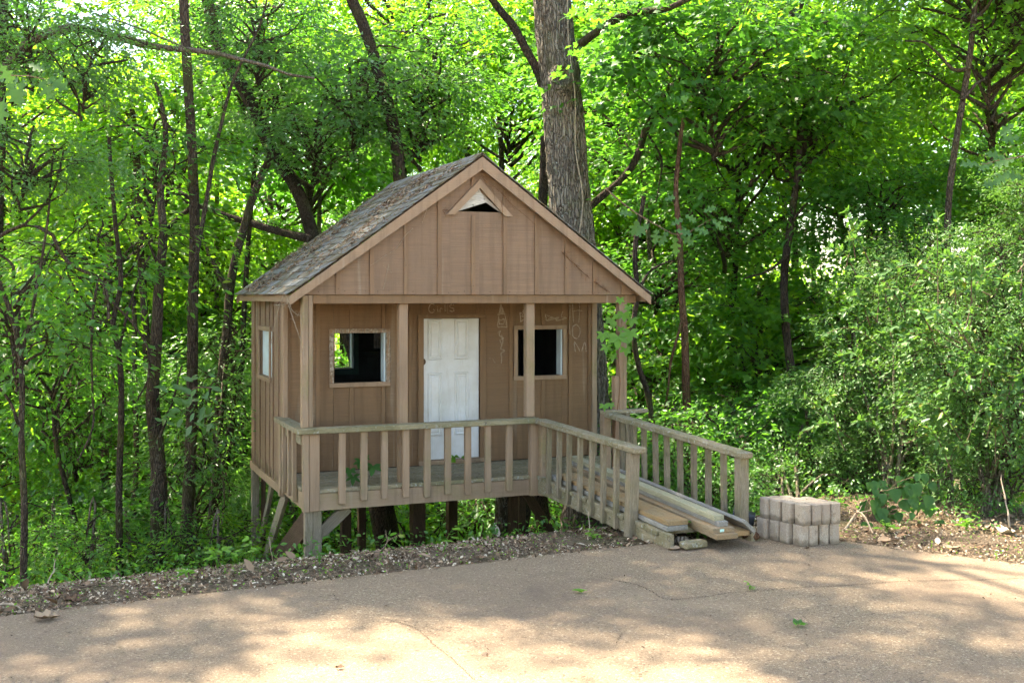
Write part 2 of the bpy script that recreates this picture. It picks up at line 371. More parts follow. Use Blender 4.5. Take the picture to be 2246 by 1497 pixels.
def leaves(name, P, D, Nn, S, shape='rhomb', rnd=None):
    P = np.asarray(P, float); n = len(P)
    D = D/(np.linalg.norm(D, axis=1)[:, None]+1e-9)
    L = np.cross(Nn, D); L /= np.linalg.norm(L, axis=1)[:, None]+1e-9
    N2 = np.cross(D, L)
    tv, tf = SH[shape]; tv = np.array(tv); k = len(tv); tf = np.array(tf)
    S = np.broadcast_to(np.asarray(S, float), (n,))
    V = P[:, None]+S[:, None, None]*(tv[None, :, 0, None]*D[:, None]+tv[None, :, 1, None]*L[:, None]+tv[None, :, 2, None]*N2[:, None])
    Fq = (tf[None]+np.arange(n)[:, None, None]*k).reshape(-1, tf.shape[1])
    if rnd is None: rnd = rng.random(n)
    return mesh_np(name, V.reshape(-1, 3), Fq, False, np.repeat(rnd, k))
def poly_leaf(kind, L=.15):
    """one big leaf with an outline of its own, lying in x (along) and y, gently cupped"""
    if kind == 'oak':
        o = [(0, .015), (.12, .03), (.2, .16), (.3, .19), (.33, .08), (.42, .10), (.5, .30), (.6, .31), (.62, .12), (.7, .13), (.78, .25), (.86, .22), (.86, .1), (.94, .07), (1, 0)]
    elif kind == 'heart':
        o = [(0, .0), (-.09, .16), (-.06, .32), (.08, .44), (.28, .46), (.52, .36), (.78, .17), (1, 0)]
    elif kind == 'maple':
        o = [(0, .02), (.05, .25), (-.02, .42), (.2, .36), (.3, .30), (.42, .55), (.52, .42), (.6, .40), (.58, .2), (.75, .22), (.85, .12), (1, 0)]
    else:
        o = [(0, 0), (.15, .14), (.38, .24), (.62, .22), (.84, .11), (1, 0)]
    V = [(L*x, 0, -.06*L*x*x) for x, y in o]; n = len(o)
    for s in (1, -1): V += [(L*x, s*L*y, .16*L*y-.06*L*x*x) for x, y in o]
    Fs = []
    for q in (1, 2):
        for i in range(n-1):
            f_ = (i, i+1, q*n+i+1, q*n+i); Fs.append(f_ if q == 2 else f_[::-1])
    return np.array(V), np.array(Fs)

# ------------------------------------------------------------------ terrain
E1, N1 = np.array((-3.16, 6.74)), np.array((-.421, .907))
E3, N3 = np.array((2.73, 8.77)), np.array((.579, .816))
def dist_edge(x, y):
    s1 = (x-E1[0])*N1[0]+(y-E1[1])*N1[1]; s3 = (x-E3[0])*N3[0]+(y-E3[1])*N3[1]
    return np.maximum(np.maximum(s1, s3), y-9.0), s1, s3
def ground_z(x, y):
    x = np.asarray(x, float); y = np.asarray(y, float)
    s, s1, s3 = dist_edge(x, y)
    zl = np.interp(s, [-3, -.25, -.02, .0, .5, 1.1, 1.7, 2.42, 3.4, 5.4, 14, 30, 60, 400], [-.3, -.16, -.06, -.012, -.03, -.12, -.27, -.52, -.92, -1.8, -4.8, -6.5, -7.5, -12])
    zr = np.interp(s, [-3, -.25, -.02, .0, .6, 1.6, 3., 6, 14, 30, 60, 400], [-.3, -.16, -.06, -.012, -.01, -.02, -.12, -.7, -3.2, -5.5, -7.2, -12])
    wt = np.clip((x-1.6)/2.2, 0, 1); wt = wt*wt*(3-2*wt)
    return zl*(1-wt)+zr*wt
def gz(x, y): return float(ground_z(x, y))
def build_ground():
    xs = np.unique(np.concatenate([np.linspace(-8, 8, 200), np.linspace(-30, 30, 90), np.sign(np.linspace(-1, 1, 41))*np.abs(np.linspace(-1, 1, 41))**2*500]))
    ys = np.unique(np.concatenate([np.linspace(3, 16, 200), np.linspace(-10, 45, 90), 45+np.linspace(0, 1, 25)**2*700, -10-np.linspace(0, 1, 15)**2*400]))
    X, Y = np.meshgrid(xs, ys); Z = ground_z(X, Y)
    s = dist_edge(X, Y)[0]
    for i in range(X.shape[0]):
        for j in range(X.shape[1]):
            if -8 < X[i, j] < 8 and 3 < Y[i, j] < 18:
                a = np.clip(s[i, j]/.25, 0, 1)
                Z[i, j] += a*(.05*mnoise.noise((X[i, j]*1.3, Y[i, j]*1.3, 0))+.022*mnoise.noise((X[i, j]*6, Y[i, j]*6, 3)))
    nx = len(xs); i = np.arange(len(ys)-1)[:, None]*nx+np.arange(nx-1)[None]
    Fq = np.stack([i, i+1, i+nx+1, i+nx], -1).reshape(-1, 4)
    o = link('ground', mesh_np('ground', np.stack([X, Y, Z], -1).reshape(-1, 3), Fq, True), M['ground'])
    tag(o, 'brown soil and leaf mould dropping away behind the driveway', kind='structure')
build_ground()
def build_drive():
    def seg(a, b, n): return [(a[0]+(b[0]-a[0])*i/n, a[1]+(b[1]-a[1])*i/n) for i in range(n)]
    c = [(-14, 1.71), (1.35, 8.835), (1.75, 8.98), (2.35, 8.98), (2.62, 8.85), (14, .78)]
    edge = seg(c[0], c[1], 240)+seg(c[1], c[2], 8)+seg(c[2], c[3], 10)+seg(c[3], c[4], 6)+seg(c[4], c[5], 220)+[c[5]]
    edge = [(x, y+.022*mnoise.noise((x*1.7, y, 5))+.008*mnoise.noise((x*12, y*3, 1))) for x, y in edge]
    out = [(-14, -14)]+edge+[(14, -14)]
    n = len(out); V = [(x, y, 0) for x, y in out]+[(x, y, -.1) for x, y in out]
    Fs = [tuple(range(n))[::-1]]+[(i, (i+1) % n, (i+1) % n+n, i+n) for i in range(n)]
    me = mesh_py('driveway', V, Fs); bm = bmesh.new(); bm.from_mesh(me); bmesh.ops.recalc_face_normals(bm, faces=bm.faces[:])
    bm.to_mesh(me); bm.free()
    d = link('driveway', me, M['drive']); tag(d, 'tan exposed aggregate concrete driveway', kind='structure')
    def gp(px, py): t = CAM_H*F/(py-HY); return ((px-CX)/F*t, t)
    lines = [[(1305, 1264), (1350, 1272), (1400, 1284), (1432, 1298), (1460, 1313), (1520, 1311), (1600, 1300), (1680, 1294), (1770, 1287), (1850, 1284), (1940, 1277), (2040, 1273), (2150, 1271), (2246, 1268)],
             [(838, 1357), (880, 1366), (910, 1377), (935, 1395), (950, 1412), (985, 1438), (1010, 1462), (1040, 1490)],
             [(730, 1300), (736, 1310), (745, 1318)], [(1365, 1386), (1357, 1398), (1352, 1412)]]
    for k, ln in enumerate(lines):
        P = smooth_path([(*gp(*p), 0) for p in ln], 26*len(ln)); V = []; r = random.Random(k)
        for i, p in enumerate(P):
            a = P[max(0, i-1)]; b = P[min(len(P)-1, i+1)]; tdir = b-a; nrm = np.array((-tdir[1], tdir[0], 0)); nrm /= np.linalg.norm(nrm)+1e-9
            j = p+nrm*r.uniform(-.008, .008); ww = r.uniform(.0012, .0042)*(1 if k == 0 else .6)
            V += [tuple(j+nrm*ww+np.array((0, 0, .003))), tuple(j-nrm*ww+np.array((0, 0, .003)))]
        link('crack', mesh_py('crack', V, [(2*i, 2*i+1, 2*i+3, 2*i+2) for i in range(len(P)-1)]), M['crack'], d)
build_drive()

# ------------------------------------------------------------------ the playhouse
YAW = math.atan2(993, 2400)
HO = Vector((-1.8958, 10, 0))
house = empty('playhouse', HO, YAW)
tag(house, 'brown board and batten playhouse on stilts with porch and gabled roof', 'playhouse')
EXv = Vector((math.cos(YAW), math.sin(YAW), 0)); EYv = Vector((-math.sin(YAW), math.cos(YAW), 0))
def H2W(x, y, z): return HO+EXv*x+EYv*y+Vector((0, 0, z))
def W2H(p): q = Vector(p)-HO; return Vector((q.dot(EXv), q.dot(EYv), q.z))
def on_front(px, py, Y=0.):                             # where a sight line meets the wall plane at depth Y of the house
    r = Vector(((px-CX)/F, 1, (HY-py)/F)); o = Vector((HO.x, HO.y, 0)); t = (o.dot(EYv)+Y)/r.dot(EYv); p = r*t
    return (p-o).dot(EXv), p.z+CAM_H
HW = 3.47; RX = 1.705; SL = .722                # width, ridge position, roof slope, eave height
def roof_z(x): return 3.225-SL*abs(x-RX)                    # underside line of the rake
YF = 1.0; YB = 3.0
# floor frame and deck
box('rim_joist', .135, 2.235, -.005, .033, 0, .158, M['post_x'], house)
box('rim_joist', 2.33, 3.45, .0, .038, 0.005, .158, M['grey_x'], house)
box('rim_joist', 0.0, .038, .04, 3.0, 0.0, .158, M['post_y'], house)
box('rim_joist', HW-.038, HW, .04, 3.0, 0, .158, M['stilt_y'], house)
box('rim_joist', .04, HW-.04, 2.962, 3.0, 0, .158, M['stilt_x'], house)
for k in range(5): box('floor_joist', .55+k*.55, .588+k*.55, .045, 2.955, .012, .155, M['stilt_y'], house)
yy = -.012
k = 0
while yy < .98:
    wd = .138 if yy+.138 < .985 else .985-yy
    box('deck_plank', -.0+R.uniform(-.004, .004), HW-.01+R.uniform(-.01, .01), yy, yy+wd-.006, .162, .198+R.uniform(-.001, .001), M['cap_x'], house, .004); yy += wd; k += 1
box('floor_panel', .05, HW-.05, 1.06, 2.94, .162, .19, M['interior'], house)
# porch wall: siding strips and battens with door and window openings
OPEN = [(1.44, 2.09, .2, 1.737), (.50, 1.047, 1.088, 1.593), (2.523, 3.062, 1.103, 1.607)]
def strips(xs, z0, z1, opens, mk):
    for a, b in zip(xs[:-1], xs[1:]):
        cuts = sorted({a, b, *[o[0] for o in opens if a < o[0] < b], *[o[1] for o in opens if a < o[1] < b]})
        for c, d in zip(cuts[:-1], cuts[1:]):
            bl = sorted([(o[2], o[3]) for o in opens if o[0] < (c+d)/2 < o[1]]); z = z0
            for lo, hi in bl:
                if lo-z > .01: mk(c, d, z, lo)
                z = hi
            if z1-z > .01: mk(c, d, z, z1)
WX = [.03, .342, .685, 1.022, 1.316, 1.44, 1.74, 2.09, 2.155, 2.449, 2.828, 3.16, 3.44]
pw = empty('porch_wall'); pw.parent = house
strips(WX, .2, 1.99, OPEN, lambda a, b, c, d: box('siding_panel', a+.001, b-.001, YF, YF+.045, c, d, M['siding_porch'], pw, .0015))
BAT = [.045, .342, .685, 1.022, 1.316, 1.74, 2.069, 2.449, 2.828, 3.16, 3.40]
BW = .021
def batten_z(x): return [(x-BW, x+BW)]
strips_b = []
for x in BAT:
    ops = [(a-.05, b+.05, c-.05, d+.05) for a, b, c, d in OPEN]
    def mk(a, b, c, d, x=x):
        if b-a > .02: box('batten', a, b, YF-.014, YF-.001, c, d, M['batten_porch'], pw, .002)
    strips([x-BW, x+BW], .2, 1.945, ops, mk)
box('corner_board', -.012, .034, YF-.035, YF+.075, .16, 1.93, M['trim_z'], house)
box('corner_board', HW-.05, HW+.012, YF-.030, YF+.05, .16, 1.98, M['post_z'], house)
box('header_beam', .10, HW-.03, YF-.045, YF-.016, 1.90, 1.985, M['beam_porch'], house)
# side and back walls
def side_wall(xp, sgn, opens):
    t = empty('side_wall'); t.parent = house
    ys = [1.076, 1.257, 1.566, 1.78, 2.031, 2.38, 2.718, 3.0]
    strips(ys, .0, 1.93, opens, lambda a, b, c, d: box('siding_panel', min(xp, xp+sgn*.04), max(xp, xp+sgn*.04), a+.0012, b-.0012, c, d, M['siding'], t, .002))
    for y in ys[1:-1]:
        strips([y-.02, y+.02], .02, 1.92, [(a-.05, b+.05, c-.05, d+.05) for a, b, c, d in opens],
               lambda a, b, c, d: box('batten', min(xp-sgn*.001, xp-sgn*.013), max(xp-sgn*.001, xp-sgn*.013), a, b, c, d, M['siding'], t, .002) if b-a > .02 else None)
    return t
lw = side_wall(0.0, 1, [(1.665, 2.305, 1.108, 1.598)])
side_wall(HW, -1, [])
box('skirt_board', -.016, -.001, 1.08, 3.0, -.03, .055, M['trim_y'], house, .002)
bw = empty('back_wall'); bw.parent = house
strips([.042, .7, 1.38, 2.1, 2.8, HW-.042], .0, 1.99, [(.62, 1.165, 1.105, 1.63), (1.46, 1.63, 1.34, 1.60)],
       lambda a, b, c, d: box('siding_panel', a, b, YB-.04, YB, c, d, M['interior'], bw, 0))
# interior lining of the back window and a shelf
wn = empty('window'); wn.parent = house
box('jamb', 1.165, 1.188, YB-.13, YB-.002, 1.105, 1.63, M['bluepaint'], wn); box('frame', 1.19, 1.245, YB-.14, YB-.042, 1.03, 1.66, M['tealframe'], wn)
box('frame', .56, 1.188, YB-.14, YB-.042, 1.035, 1.10, M['tealframe'], wn); box('sill', .6, 1.163, YB-.13, YB+.012, 1.102, 1.117, M['ply'], wn)
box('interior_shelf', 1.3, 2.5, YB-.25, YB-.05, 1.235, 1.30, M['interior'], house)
box('shade_panel', HW-.075, HW-.045, YF+.06, YB-.05, .2, 1.95, M['interior'], house, 0); box('shade_panel', .045, .06, YF+.06, 1.64, .2, 1.95, M['interior'], house, 0)  # dark sheets added so the room looks unlit through its windows
box('shade_panel', .045, .06, 2.33, YB-.05, .2, 1.95, M['interior'], house, 0); box('ceiling_panel', .06, HW-.08, YF+.06, YB-.05, 1.955, 1.97, M['interior'], house, 0)
# window trims
def window(x0, x1, z0, z1, mt, jamb=True, tw=.045):
    t = empty('window'); t.parent = house
    y0, y1 = YF-.03, YF-.0155
    box('casing', x0-tw, x1+tw, y0, y1, z1, z1+tw, M[mt+'_x'] if mt+'_x' in M else M[mt], t)
    box('casing', x0-tw, x1+tw, y0-.002, y1, z0-tw, z0, M['trim_x'], t)
    box('casing', x0-tw, x0, y0, y1, z0+.001, z1-.001, M[mt+'_z'] if mt+'_z' in M else M[mt], t)
    box('casing', x1, x1+tw, y0, y1, z0+.001, z1-.001, M[mt+'_z'] if mt+'_z' in M else M[mt], t)
    box('jamb', x1-.022, x1-.001, YF-.014, YF+.10, z0, z1, M['bluepaint'], t); box('jamb', x0+.001, x0+.012, YF-.013, YF+.10, z0, z1, M['rust'], t)
    return t
window(.50, 1.047, 1.088, 1.593, 'peel'); window(2.523, 3.062, 1.103, 1.607, 'trim')
t = empty('window'); t.parent = house                        # side window, boarded inside with a pale blue panel
box('casing', -.034, -.014, 1.62, 2.35, 1.598, 1.645, M['trim_y'], t); box('casing', -.036, -.014, 1.62, 2.35, 1.06, 1.107, M['trim_y'], t)
box('casing', -.034, -.014, 1.62, 1.665, 1.108, 1.597, M['trim_z'], t); box('casing', -.034, -.014, 2.305, 2.35, 1.108, 1.597, M['trim_z'], t)
box('panel', .012, .026, 1.667, 2.303, 1.11, 1.596, M['bluepaint'], t)
# door
door = box('door', 1.456, 2.083, YF+.003, YF+.04, .25, 1.734, M['door'], house, .003)
door['label'] = 'white panelled door cut down at the top'
def dpanel(x0, x1, z0, z1):
    cx_, cz_ = (1.456+2.083)/2, (.25+1.734)/2; yl = -.0185
    def ring(a, y): return [(x0+a-cx_, y, z0+a-cz_), (x1-a-cx_, y, z0+a-cz_), (x1-a-cx_, y, z1-a-cz_), (x0+a-cx_, y, z1-a-cz_)]
    V = ring(0, yl-.0015)+ring(.008, yl-.015)+ring(.018, yl-.0145)+ring(.026, yl-.0025)+ring(.032, yl-.003)+ring(.046, yl-.014)
    Fs = [(4*r_+i, 4*r_+(i+1) % 4, 4*r_+4+(i+1) % 4, 4*r_+4+i) for r_ in range(5) for i in range(4)]+[(20, 21, 22, 23)]
    me = mesh_py('panel', V, Fs); link('panel', me, M['door'], door)
for x0, x1 in ((1.505, 1.665), (1.805, 1.965)):
    dpanel(x0, x1, 1.30, 1.733); dpanel(x0, x1, .50, 1.165)
V = [(1.456-1.7695, -.021, .802-.05)]+[(1.456-1.7695+.030*math.sin(a), -.0215, .29+.035*math.cos(a)) for a in np.linspace(0, math.pi, 13)]
link('knob_hole', mesh_py('knob_hole', [(v[0], v[1], v[2] if i else .29) for i, v in enumerate(V)], [(0, i, i+1) for i in range(1, 13)]), M['rust'], door)
df = empty('door_frame'); df.parent = house
box('casing', 1.395, 1.455, YF-.03, YF-.0155, .2, 1.738, M['batten_porch'], df); box('casing', 1.395, 2.155, YF-.032, YF-.0155, 1.7385, 1.778, M['beam_porch'], df)
box('casing', 2.086, 2.155, YF-.03, YF-.0155, .2, 1.738, M['batten_porch'], df); box('threshold', 1.40, 2.15, YF-.04, YF+.05, .2, .245, M['trim_x'], df)
# chalk writing, draped over panels and battens
def chalk_y(x, z):
    for a, b, c, d in ((1.395, 2.155, 1.7385, 1.778),):
        if a < x < b and c < z < d: return YF-.0335
    for b in BAT:
        if abs(x-b) < BW+.002: return YF-.0155
    return YF-.0015
ZX = lambda u, v: on_front(880+u/4.991, 630+v/4.991, YF-.004)
STK = [ # girls
 [(368, 188), (335, 178), (310, 205), (303, 245), (322, 274), (355, 271), (372, 246), (345, 243)], [(398, 232), (402, 270)], [(396, 214), (399, 219)], [(425, 270), (428, 236), (437, 228), (450, 233)], [(480, 188), (482, 262)],
 [(578, 192), (550, 184), (528, 202), (538, 222), (570, 230), (579, 248), (556, 264), (524, 254)],
 # tower
 [(1090, 185), (1072, 285), (1064, 360), (1060, 432), (1110, 430), (1162, 436)], [(1090, 185), (1128, 275), (1145, 350), (1156, 430)], [(1052, 298), (1100, 292), (1145, 296)], [(1076, 402), (1075, 348), (1092, 362), (1120, 342), (1123, 396), (1076, 402)],
 [(1074, 288), (1092, 215), (1116, 286), (1088, 276), (1100, 226), (1108, 270)], [(1080, 250), (1120, 262)], [(1078, 268), (1122, 278)],
 [(1060, 495), (1086, 475), (1074, 522), (1122, 558), (1084, 572), (1102, 640), (1088, 668), (1132, 690), (1094, 722), (1100, 770), (1096, 832)], [(1100, 520), (1112, 600), (1094, 640)],
 # scrawl left and right of the post
 [(1300, 272), (1306, 330), (1310, 382)], [(1300, 292), (1342, 262), (1322, 318), (1376, 302), (1332, 358), (1310, 374)], [(1330, 240), (1352, 300)],
 [(1576, 292), (1584, 330), (1592, 360), (1640, 352)], [(1600, 352), (1662, 326), (1640, 352), (1722, 330), (1700, 356), (1804, 340)], [(1770, 262), (1752, 318), (1812, 336)], [(1590, 300), (1700, 350)],
 # H O M
 [(1876, 180), (1880, 280), (1888, 382)], [(1950, 174), (1952, 280), (1944, 386)], [(1884, 262), (1930, 252), (1982, 256)],
 [(1840, 188), (1842, 300), (1836, 400), (1842, 512)],
 [(1915, 405), (1880, 430), (1872, 490), (1890, 545), (1925, 558), (1955, 510), (1952, 440), (1918, 404)],
 [(1906, 704), (1896, 596), (1956, 692)], [(1975, 700), (2010, 602), (2026, 704)],
]
STK2 = [[(596, 318), (640, 326), (660, 312), (700, 326), (720, 316), (760, 318)], [(800, 304), (812, 330), (826, 308)], [(850, 306), (852, 330)], [(870, 330), (876, 304), (905, 318)], [(1000, 780), (1032, 830)], [(100, 440), (106, 500)], [(960, 760), (990, 800)]]
def chalk(sets, mat, wd, seed):
    r = random.Random(seed); V, Fs = [], []
    for st in sets:
        P = smooth_path([(*ZX(*p), 0) for p in st], max(8, int(sum(math.dist(a, b) for a, b in zip(st[:-1], st[1:]))/2.2)))
        for i in range(len(P)-1):
            if r.random() < .36: continue
            a, b = P[i].copy(), P[i+1].copy(); j = np.array((r.uniform(-.0015, .0015), r.uniform(-.0015, .0015), 0)); a += j; b += j
            d = b-a; L = np.hypot(d[0], d[1])+1e-9; nx, nz = -d[1]/L, d[0]/L; ww = wd*r.uniform(.3, 1.1)
            q = [(a[0]+nx*ww, a[1]+nz*ww), (a[0]-nx*ww, a[1]-nz*ww), (b[0]-nx*ww, b[1]-nz*ww), (b[0]+nx*ww, b[1]+nz*ww)]
            y = min(chalk_y(*p) for p in q)-.0003*(seed % 5); k0 = len(V)
            V += [(x, y-.0006, z) for x, z in q]; Fs.append((k0, k0+1, k0+2, k0+3))
    o = link('chalk_writing', mesh_py('chalk_writing', V, Fs), mat, house); o['label'] = 'chalk lettering and drawings scrawled on the porch wall'
chalk(STK, M['chalk_faint'], .0075, 8); chalk(STK, M['chalk'], .0034, 3); chalk(STK, M['chalk'], .0022, 6); chalk(STK2, M['chalk_faint'], .003, 4)
# gable
YG = .0
GX = [-.02, .309, .629, .962, 1.295, 1.64, 1.974, 2.312, 2.643, 2.955, 3.285, HW+.02]
GZ0 = 1.985
VT = (1.705, 3.06); VA = (1.705, 2.995); VL, VR = 1.41, 2.00; VZ = 2.79      # vent hole
gb = empty('gable'); gb.parent = house
def gable_strip(a, b, y0, y1, mat, nm, z0=GZ0, drop=.06):
    xs = sorted({a, b, *[v for v in (RX, VL, VR) if a < v < b]})
    for c, d in zip(xs[:-1], xs[1:]):
        tz = lambda x: max(z0+.002, roof_z(x)+drop)
        if tz(c) <= z0+.002 and tz(d) <= z0+.002: continue
        if c >= VL-1e-6 and d <= VR+1e-6:
            prism(nm, [(c, z0), (d, z0), (d, VZ), (c, VZ)], y0, y1, mat, gb)
            hz = lambda x: VA[1]-(VA[1]-VZ)*abs(x-VA[0])/(VR-VA[0])
            prism(nm, [(c, hz(c)), (d, hz(d)), (d, tz(d)), (c, tz(c))], y0, y1, mat, gb)
        else:
            prism(nm, [(c, z0), (d, z0), (d, max(z0+.002, tz(d))), (c, max(z0+.002, tz(c)))], y0, y1, mat, gb)
for a, b in zip(GX[:-1], GX[1:]): gable_strip(a+.001, b-.001, YG, YG+.02, M['siding'], 'siding_panel')
for x in GX[1:-1]:
    if VL-.02 < x < VR+.02:
        prism('batten', [(x-.02, GZ0+.002), (x+.02, GZ0+.002), (x+.02, VZ-.04), (x-.02, VZ-.04)], YG-.016, YG-.001, M['gable_batten'], gb)
        hz = VT[1]+.0-(VT[1]-2.73)*abs(x-VT[0])/.335
        if roof_z(x)-.07 > hz+.03: prism('batten', [(x-.02, hz+.03), (x+.02, hz+.03), (x+.02, roof_z(x)-.01), (x-.02, roof_z(x)-.01)], YG-.016, YG-.001, M['gable_batten'], gb)
    else:
        prism('batten', [(x-.02, GZ0+.002), (x+.02, GZ0+.002), (x+.02, roof_z(x)), (x-.02, roof_z(x))], YG-.016, YG-.001, M['gable_batten'], gb)
NV, NF = [], []
def nail(x, z, y, r_=.0045):
    k0 = len(NV); NV.extend([(x+r_*math.cos(a), y, z+r_*1.2*math.sin(a)) for a in np.linspace(0, 2*math.pi, 7)[:-1]]); NF.append(tuple(range(k0, k0+6)))
for x in np.arange(.15, 3.35, .11):
    if R.random() < .6 and all(abs(x-b) > .03 for b in GX): nail(x+R.uniform(-.03, .03), GZ0+.028+R.uniform(-.01, .012), YG-.0012)
for x in GX[1:-1]:
    for z in np.arange(GZ0+.05, roof_z(x)-.1, .24):
        if not (VL-.03 < x < VR+.03 and z > VZ-.08) and R.random() < .8: nail(x+R.uniform(-.006, .006), z+R.uniform(-.04, .04), YG-.0172, .004)
tag(link('nail_heads', mesh_py('nail_heads', NV, NF), M['rust'], gb), kind='stuff')
vent = empty('gable_vent'); vent.parent = house
for s in (-1, 1):
    # trim boards of the vent
    prism('trim_board', [(RX, 3.105), (RX, 3.02), (RX+s*.262, 2.752), (RX+s*.345, 2.752)], YG-.034, YG-.0145, M['trim_x'], vent)
prism('cover_board', [(RX, 3.01), (RX+.075, 2.885), (RX-.255, 2.778), (RX-.26, 2.783)], YG-.006, YG+.004, M['ply'], vent)
prism('cover_board', [(RX+.005, 3.0), (RX+.08, 2.88), (RX+.235, 2.785), (RX+.245, 2.785)], YG+.008, YG+.016, M['ply'], vent)
# porch ceiling, front beam and posts
box('porch_beam', .08, HW-.02, .02, .058, 1.90, 1.983, M['beam_porch'], house)
box('porch_ceiling', .04, HW-.04, .06, YF-.05, 1.992, 2.004, M['batten_porch'], house)
def post(x0, x1, y0, y1, z0, z1, mt): return box('porch_post', x0, x1, y0, y1, z0, z1, mt, house, .005)
post(-.022, .036, -.002, .085, .765, 1.98, M['post_z']); post(.038, .078, .006, .085, .765, 1.98, M['post_z'])
post(-.022, .036, -.04, .03, .0, .714, M['post_z']); post(.037, .134, -.030, .03, 0.0, .714, M['trim_z'])
post(.915, 1.003, .06, .145, .2, 1.90, M['trim_z']); post(2.235, 2.323, .06, .145, .766, 1.90, M['post_z'])
post(2.236, 2.322, -.04, .034, -.005, .714, M['post_z'])
post(3.255, 3.305, .02, .10, .2, 1.98, M['trim_z']); post(3.307, 3.35, .03, .10, .2, 1.98, M['post_z'])
post(3.205, 3.252, .02, .10, .2, 1.15, M['trim_z'])
# roof
rf = empty('roof'); rf.parent = house
TH = math.atan(SL); SLEN = 1.835/math.cos(TH); Y0R, Y1R = -.075, 3.10
for s in (-1, 1):
    sx = lambda d: RX+s*d
    def rp(d, up): return (sx(d*math.cos(TH)+up*math.sin(TH)), roof_z(RX)+.09-d*math.sin(TH)+up*math.cos(TH))
    prism('roof_deck', [rp(0, 0), rp(SLEN, 0), rp(SLEN, .014), rp(0, .014)] if s < 0 else [rp(0, 0), rp(0, .014), rp(SLEN, .014), rp(SLEN, 0)], Y0R+.008, Y1R-.005, M['stilt_y'], rf)
    # rake boards front and back
    for ya, yb in ((Y0R-.022, Y0R+.004), (Y1R-.02, Y1R)):
        a = rp(0, -.001); b = rp(SLEN+.03, -.001)
        prism('rake_board', [(RX+s*.0008, a[1]), (b[0], b[1]), (b[0], b[1]-.085), (RX+s*.0008, a[1]-.122)], ya, yb, M['trim_x'], rf)
    e = rp(SLEN, 0); box('eave_board', min(e[0]-s*.03, e[0]-s*.004), max(e[0]-s*.03, e[0]-s*.004), Y0R+.01, Y1R-.03, e[1]-.075, e[1]-.004, M['trim_y'], rf)
    # shingles
    EXP = .128; nrow = int(SLEN/EXP)+1; tabm = []
    for q in range(3):
        bm = bmesh.new(); bmesh.ops.create_cube(bm, size=1)
        for v in bm.verts:
            v.co = Vector((v.co.x*.17, v.co.y*.300, v.co.z*.006))
            if v.co.x < 0: v.co.z += R.uniform(-.002, .004); v.co.y += R.uniform(-.003, .003)
        me = bpy.data.meshes.new('shingle'); bm.to_mesh(me); bm.free(); tabm.append(me)
    far = []
    for r_ in range(nrow):
        d = SLEN+.02-r_*EXP-.085+.02
        off = (r_ % 2)*.1525; y = Y0R-.03-off
        while y < Y1R:
            a, b = max(y, Y0R-.028+R.uniform(-.006, .006)), min(y+.305, Y1R+.012)
            if b-a > .03 and d > -.03:
                d2 = max(d, .075); px_, pz_ = rp(d2+R.uniform(-.004, .004), .022+.001*R.random())
                ang = math.atan(.006/.128)+R.uniform(0, .012)
                if s < 0:
                    o = link('shingle', tabm[R.randrange(3)], M['shingle'], rf, (px_, (a+b)/2, pz_), (0, -(TH-ang), 0), (1, (b-a)/.305, 1))
                else:
                    m4 = Matrix.Translation((px_, (a+b)/2, pz_)) @ Matrix.Rotation(math.pi, 4, 'Z') @ Matrix.Rotation(-(TH-ang), 4, 'Y') @ Matrix.Diagonal((1, (b-a)/.305, 1, 1))
                    far.append((tabm[R.randrange(3)], m4))
            y += .305
    if far:
        bm = bmesh.new()
        for me, m4 in far:
            c0 = me.copy(); c0.transform(m4); bm.from_mesh(c0); bpy.data.meshes.remove(c0)
        me = bpy.data.meshes.new('shingle_course'); bm.to_mesh(me); bm.free()
        tag(link('shingle_course', me, M['shingle'], rf), kind='stuff')
rc = [(RX-.10, roof_z(RX)+.045), (RX, roof_z(RX)+.127), (RX+.10, roof_z(RX)+.045), (RX+.10, roof_z(RX)+.055), (RX, roof_z(RX)+.136), (RX-.10, roof_z(RX)+.055)]
for k in range(15):
    y = Y0R-.025+k*.21; prism('ridge_cap', [(x, z+.002*(k % 3)) for x, z in rc], y, min(y+.225, Y1R+.01), M['shingle'], rf)
# front railing
rl = empty('porch_railing'); rl.parent = house
box('rail_cap', -.085, 2.325, -.085, .056, .715, .764, M['rail_x'], rl, .006)
for k, x in enumerate((.305, .512, .709, .918, 1.130, 1.336, 1.541, 1.749, 1.974)):
    a = R.uniform(-.006, .006)
    o = box('baluster', x+.004, x+.068, -.046, -.0065, .062+R.uniform(-.012, .012), .713, M['post_z'] if k % 3 else M['trim_z'], rl, .004); o.rotation_euler = (0, a, 0)
sl = empty('side_railing'); sl.parent = house
box('rail_cap', -.088, .05, .058, 1.08, .716, .763, M['cap_y'], sl, .006); box('top_rail', -.02, .017, .09, .96, .60, .712, M['cap_y'], sl)
for k, y in enumerate((.30, .52, .80, .93)): box('baluster', -.05, -.012, y, y+.055, .04+.02*(k % 2), .70, M['post_z'], sl, .004)
box('baluster', -.05, -.004, .965, 1.06, -.02, .712, M['trim_z'], sl, .004)
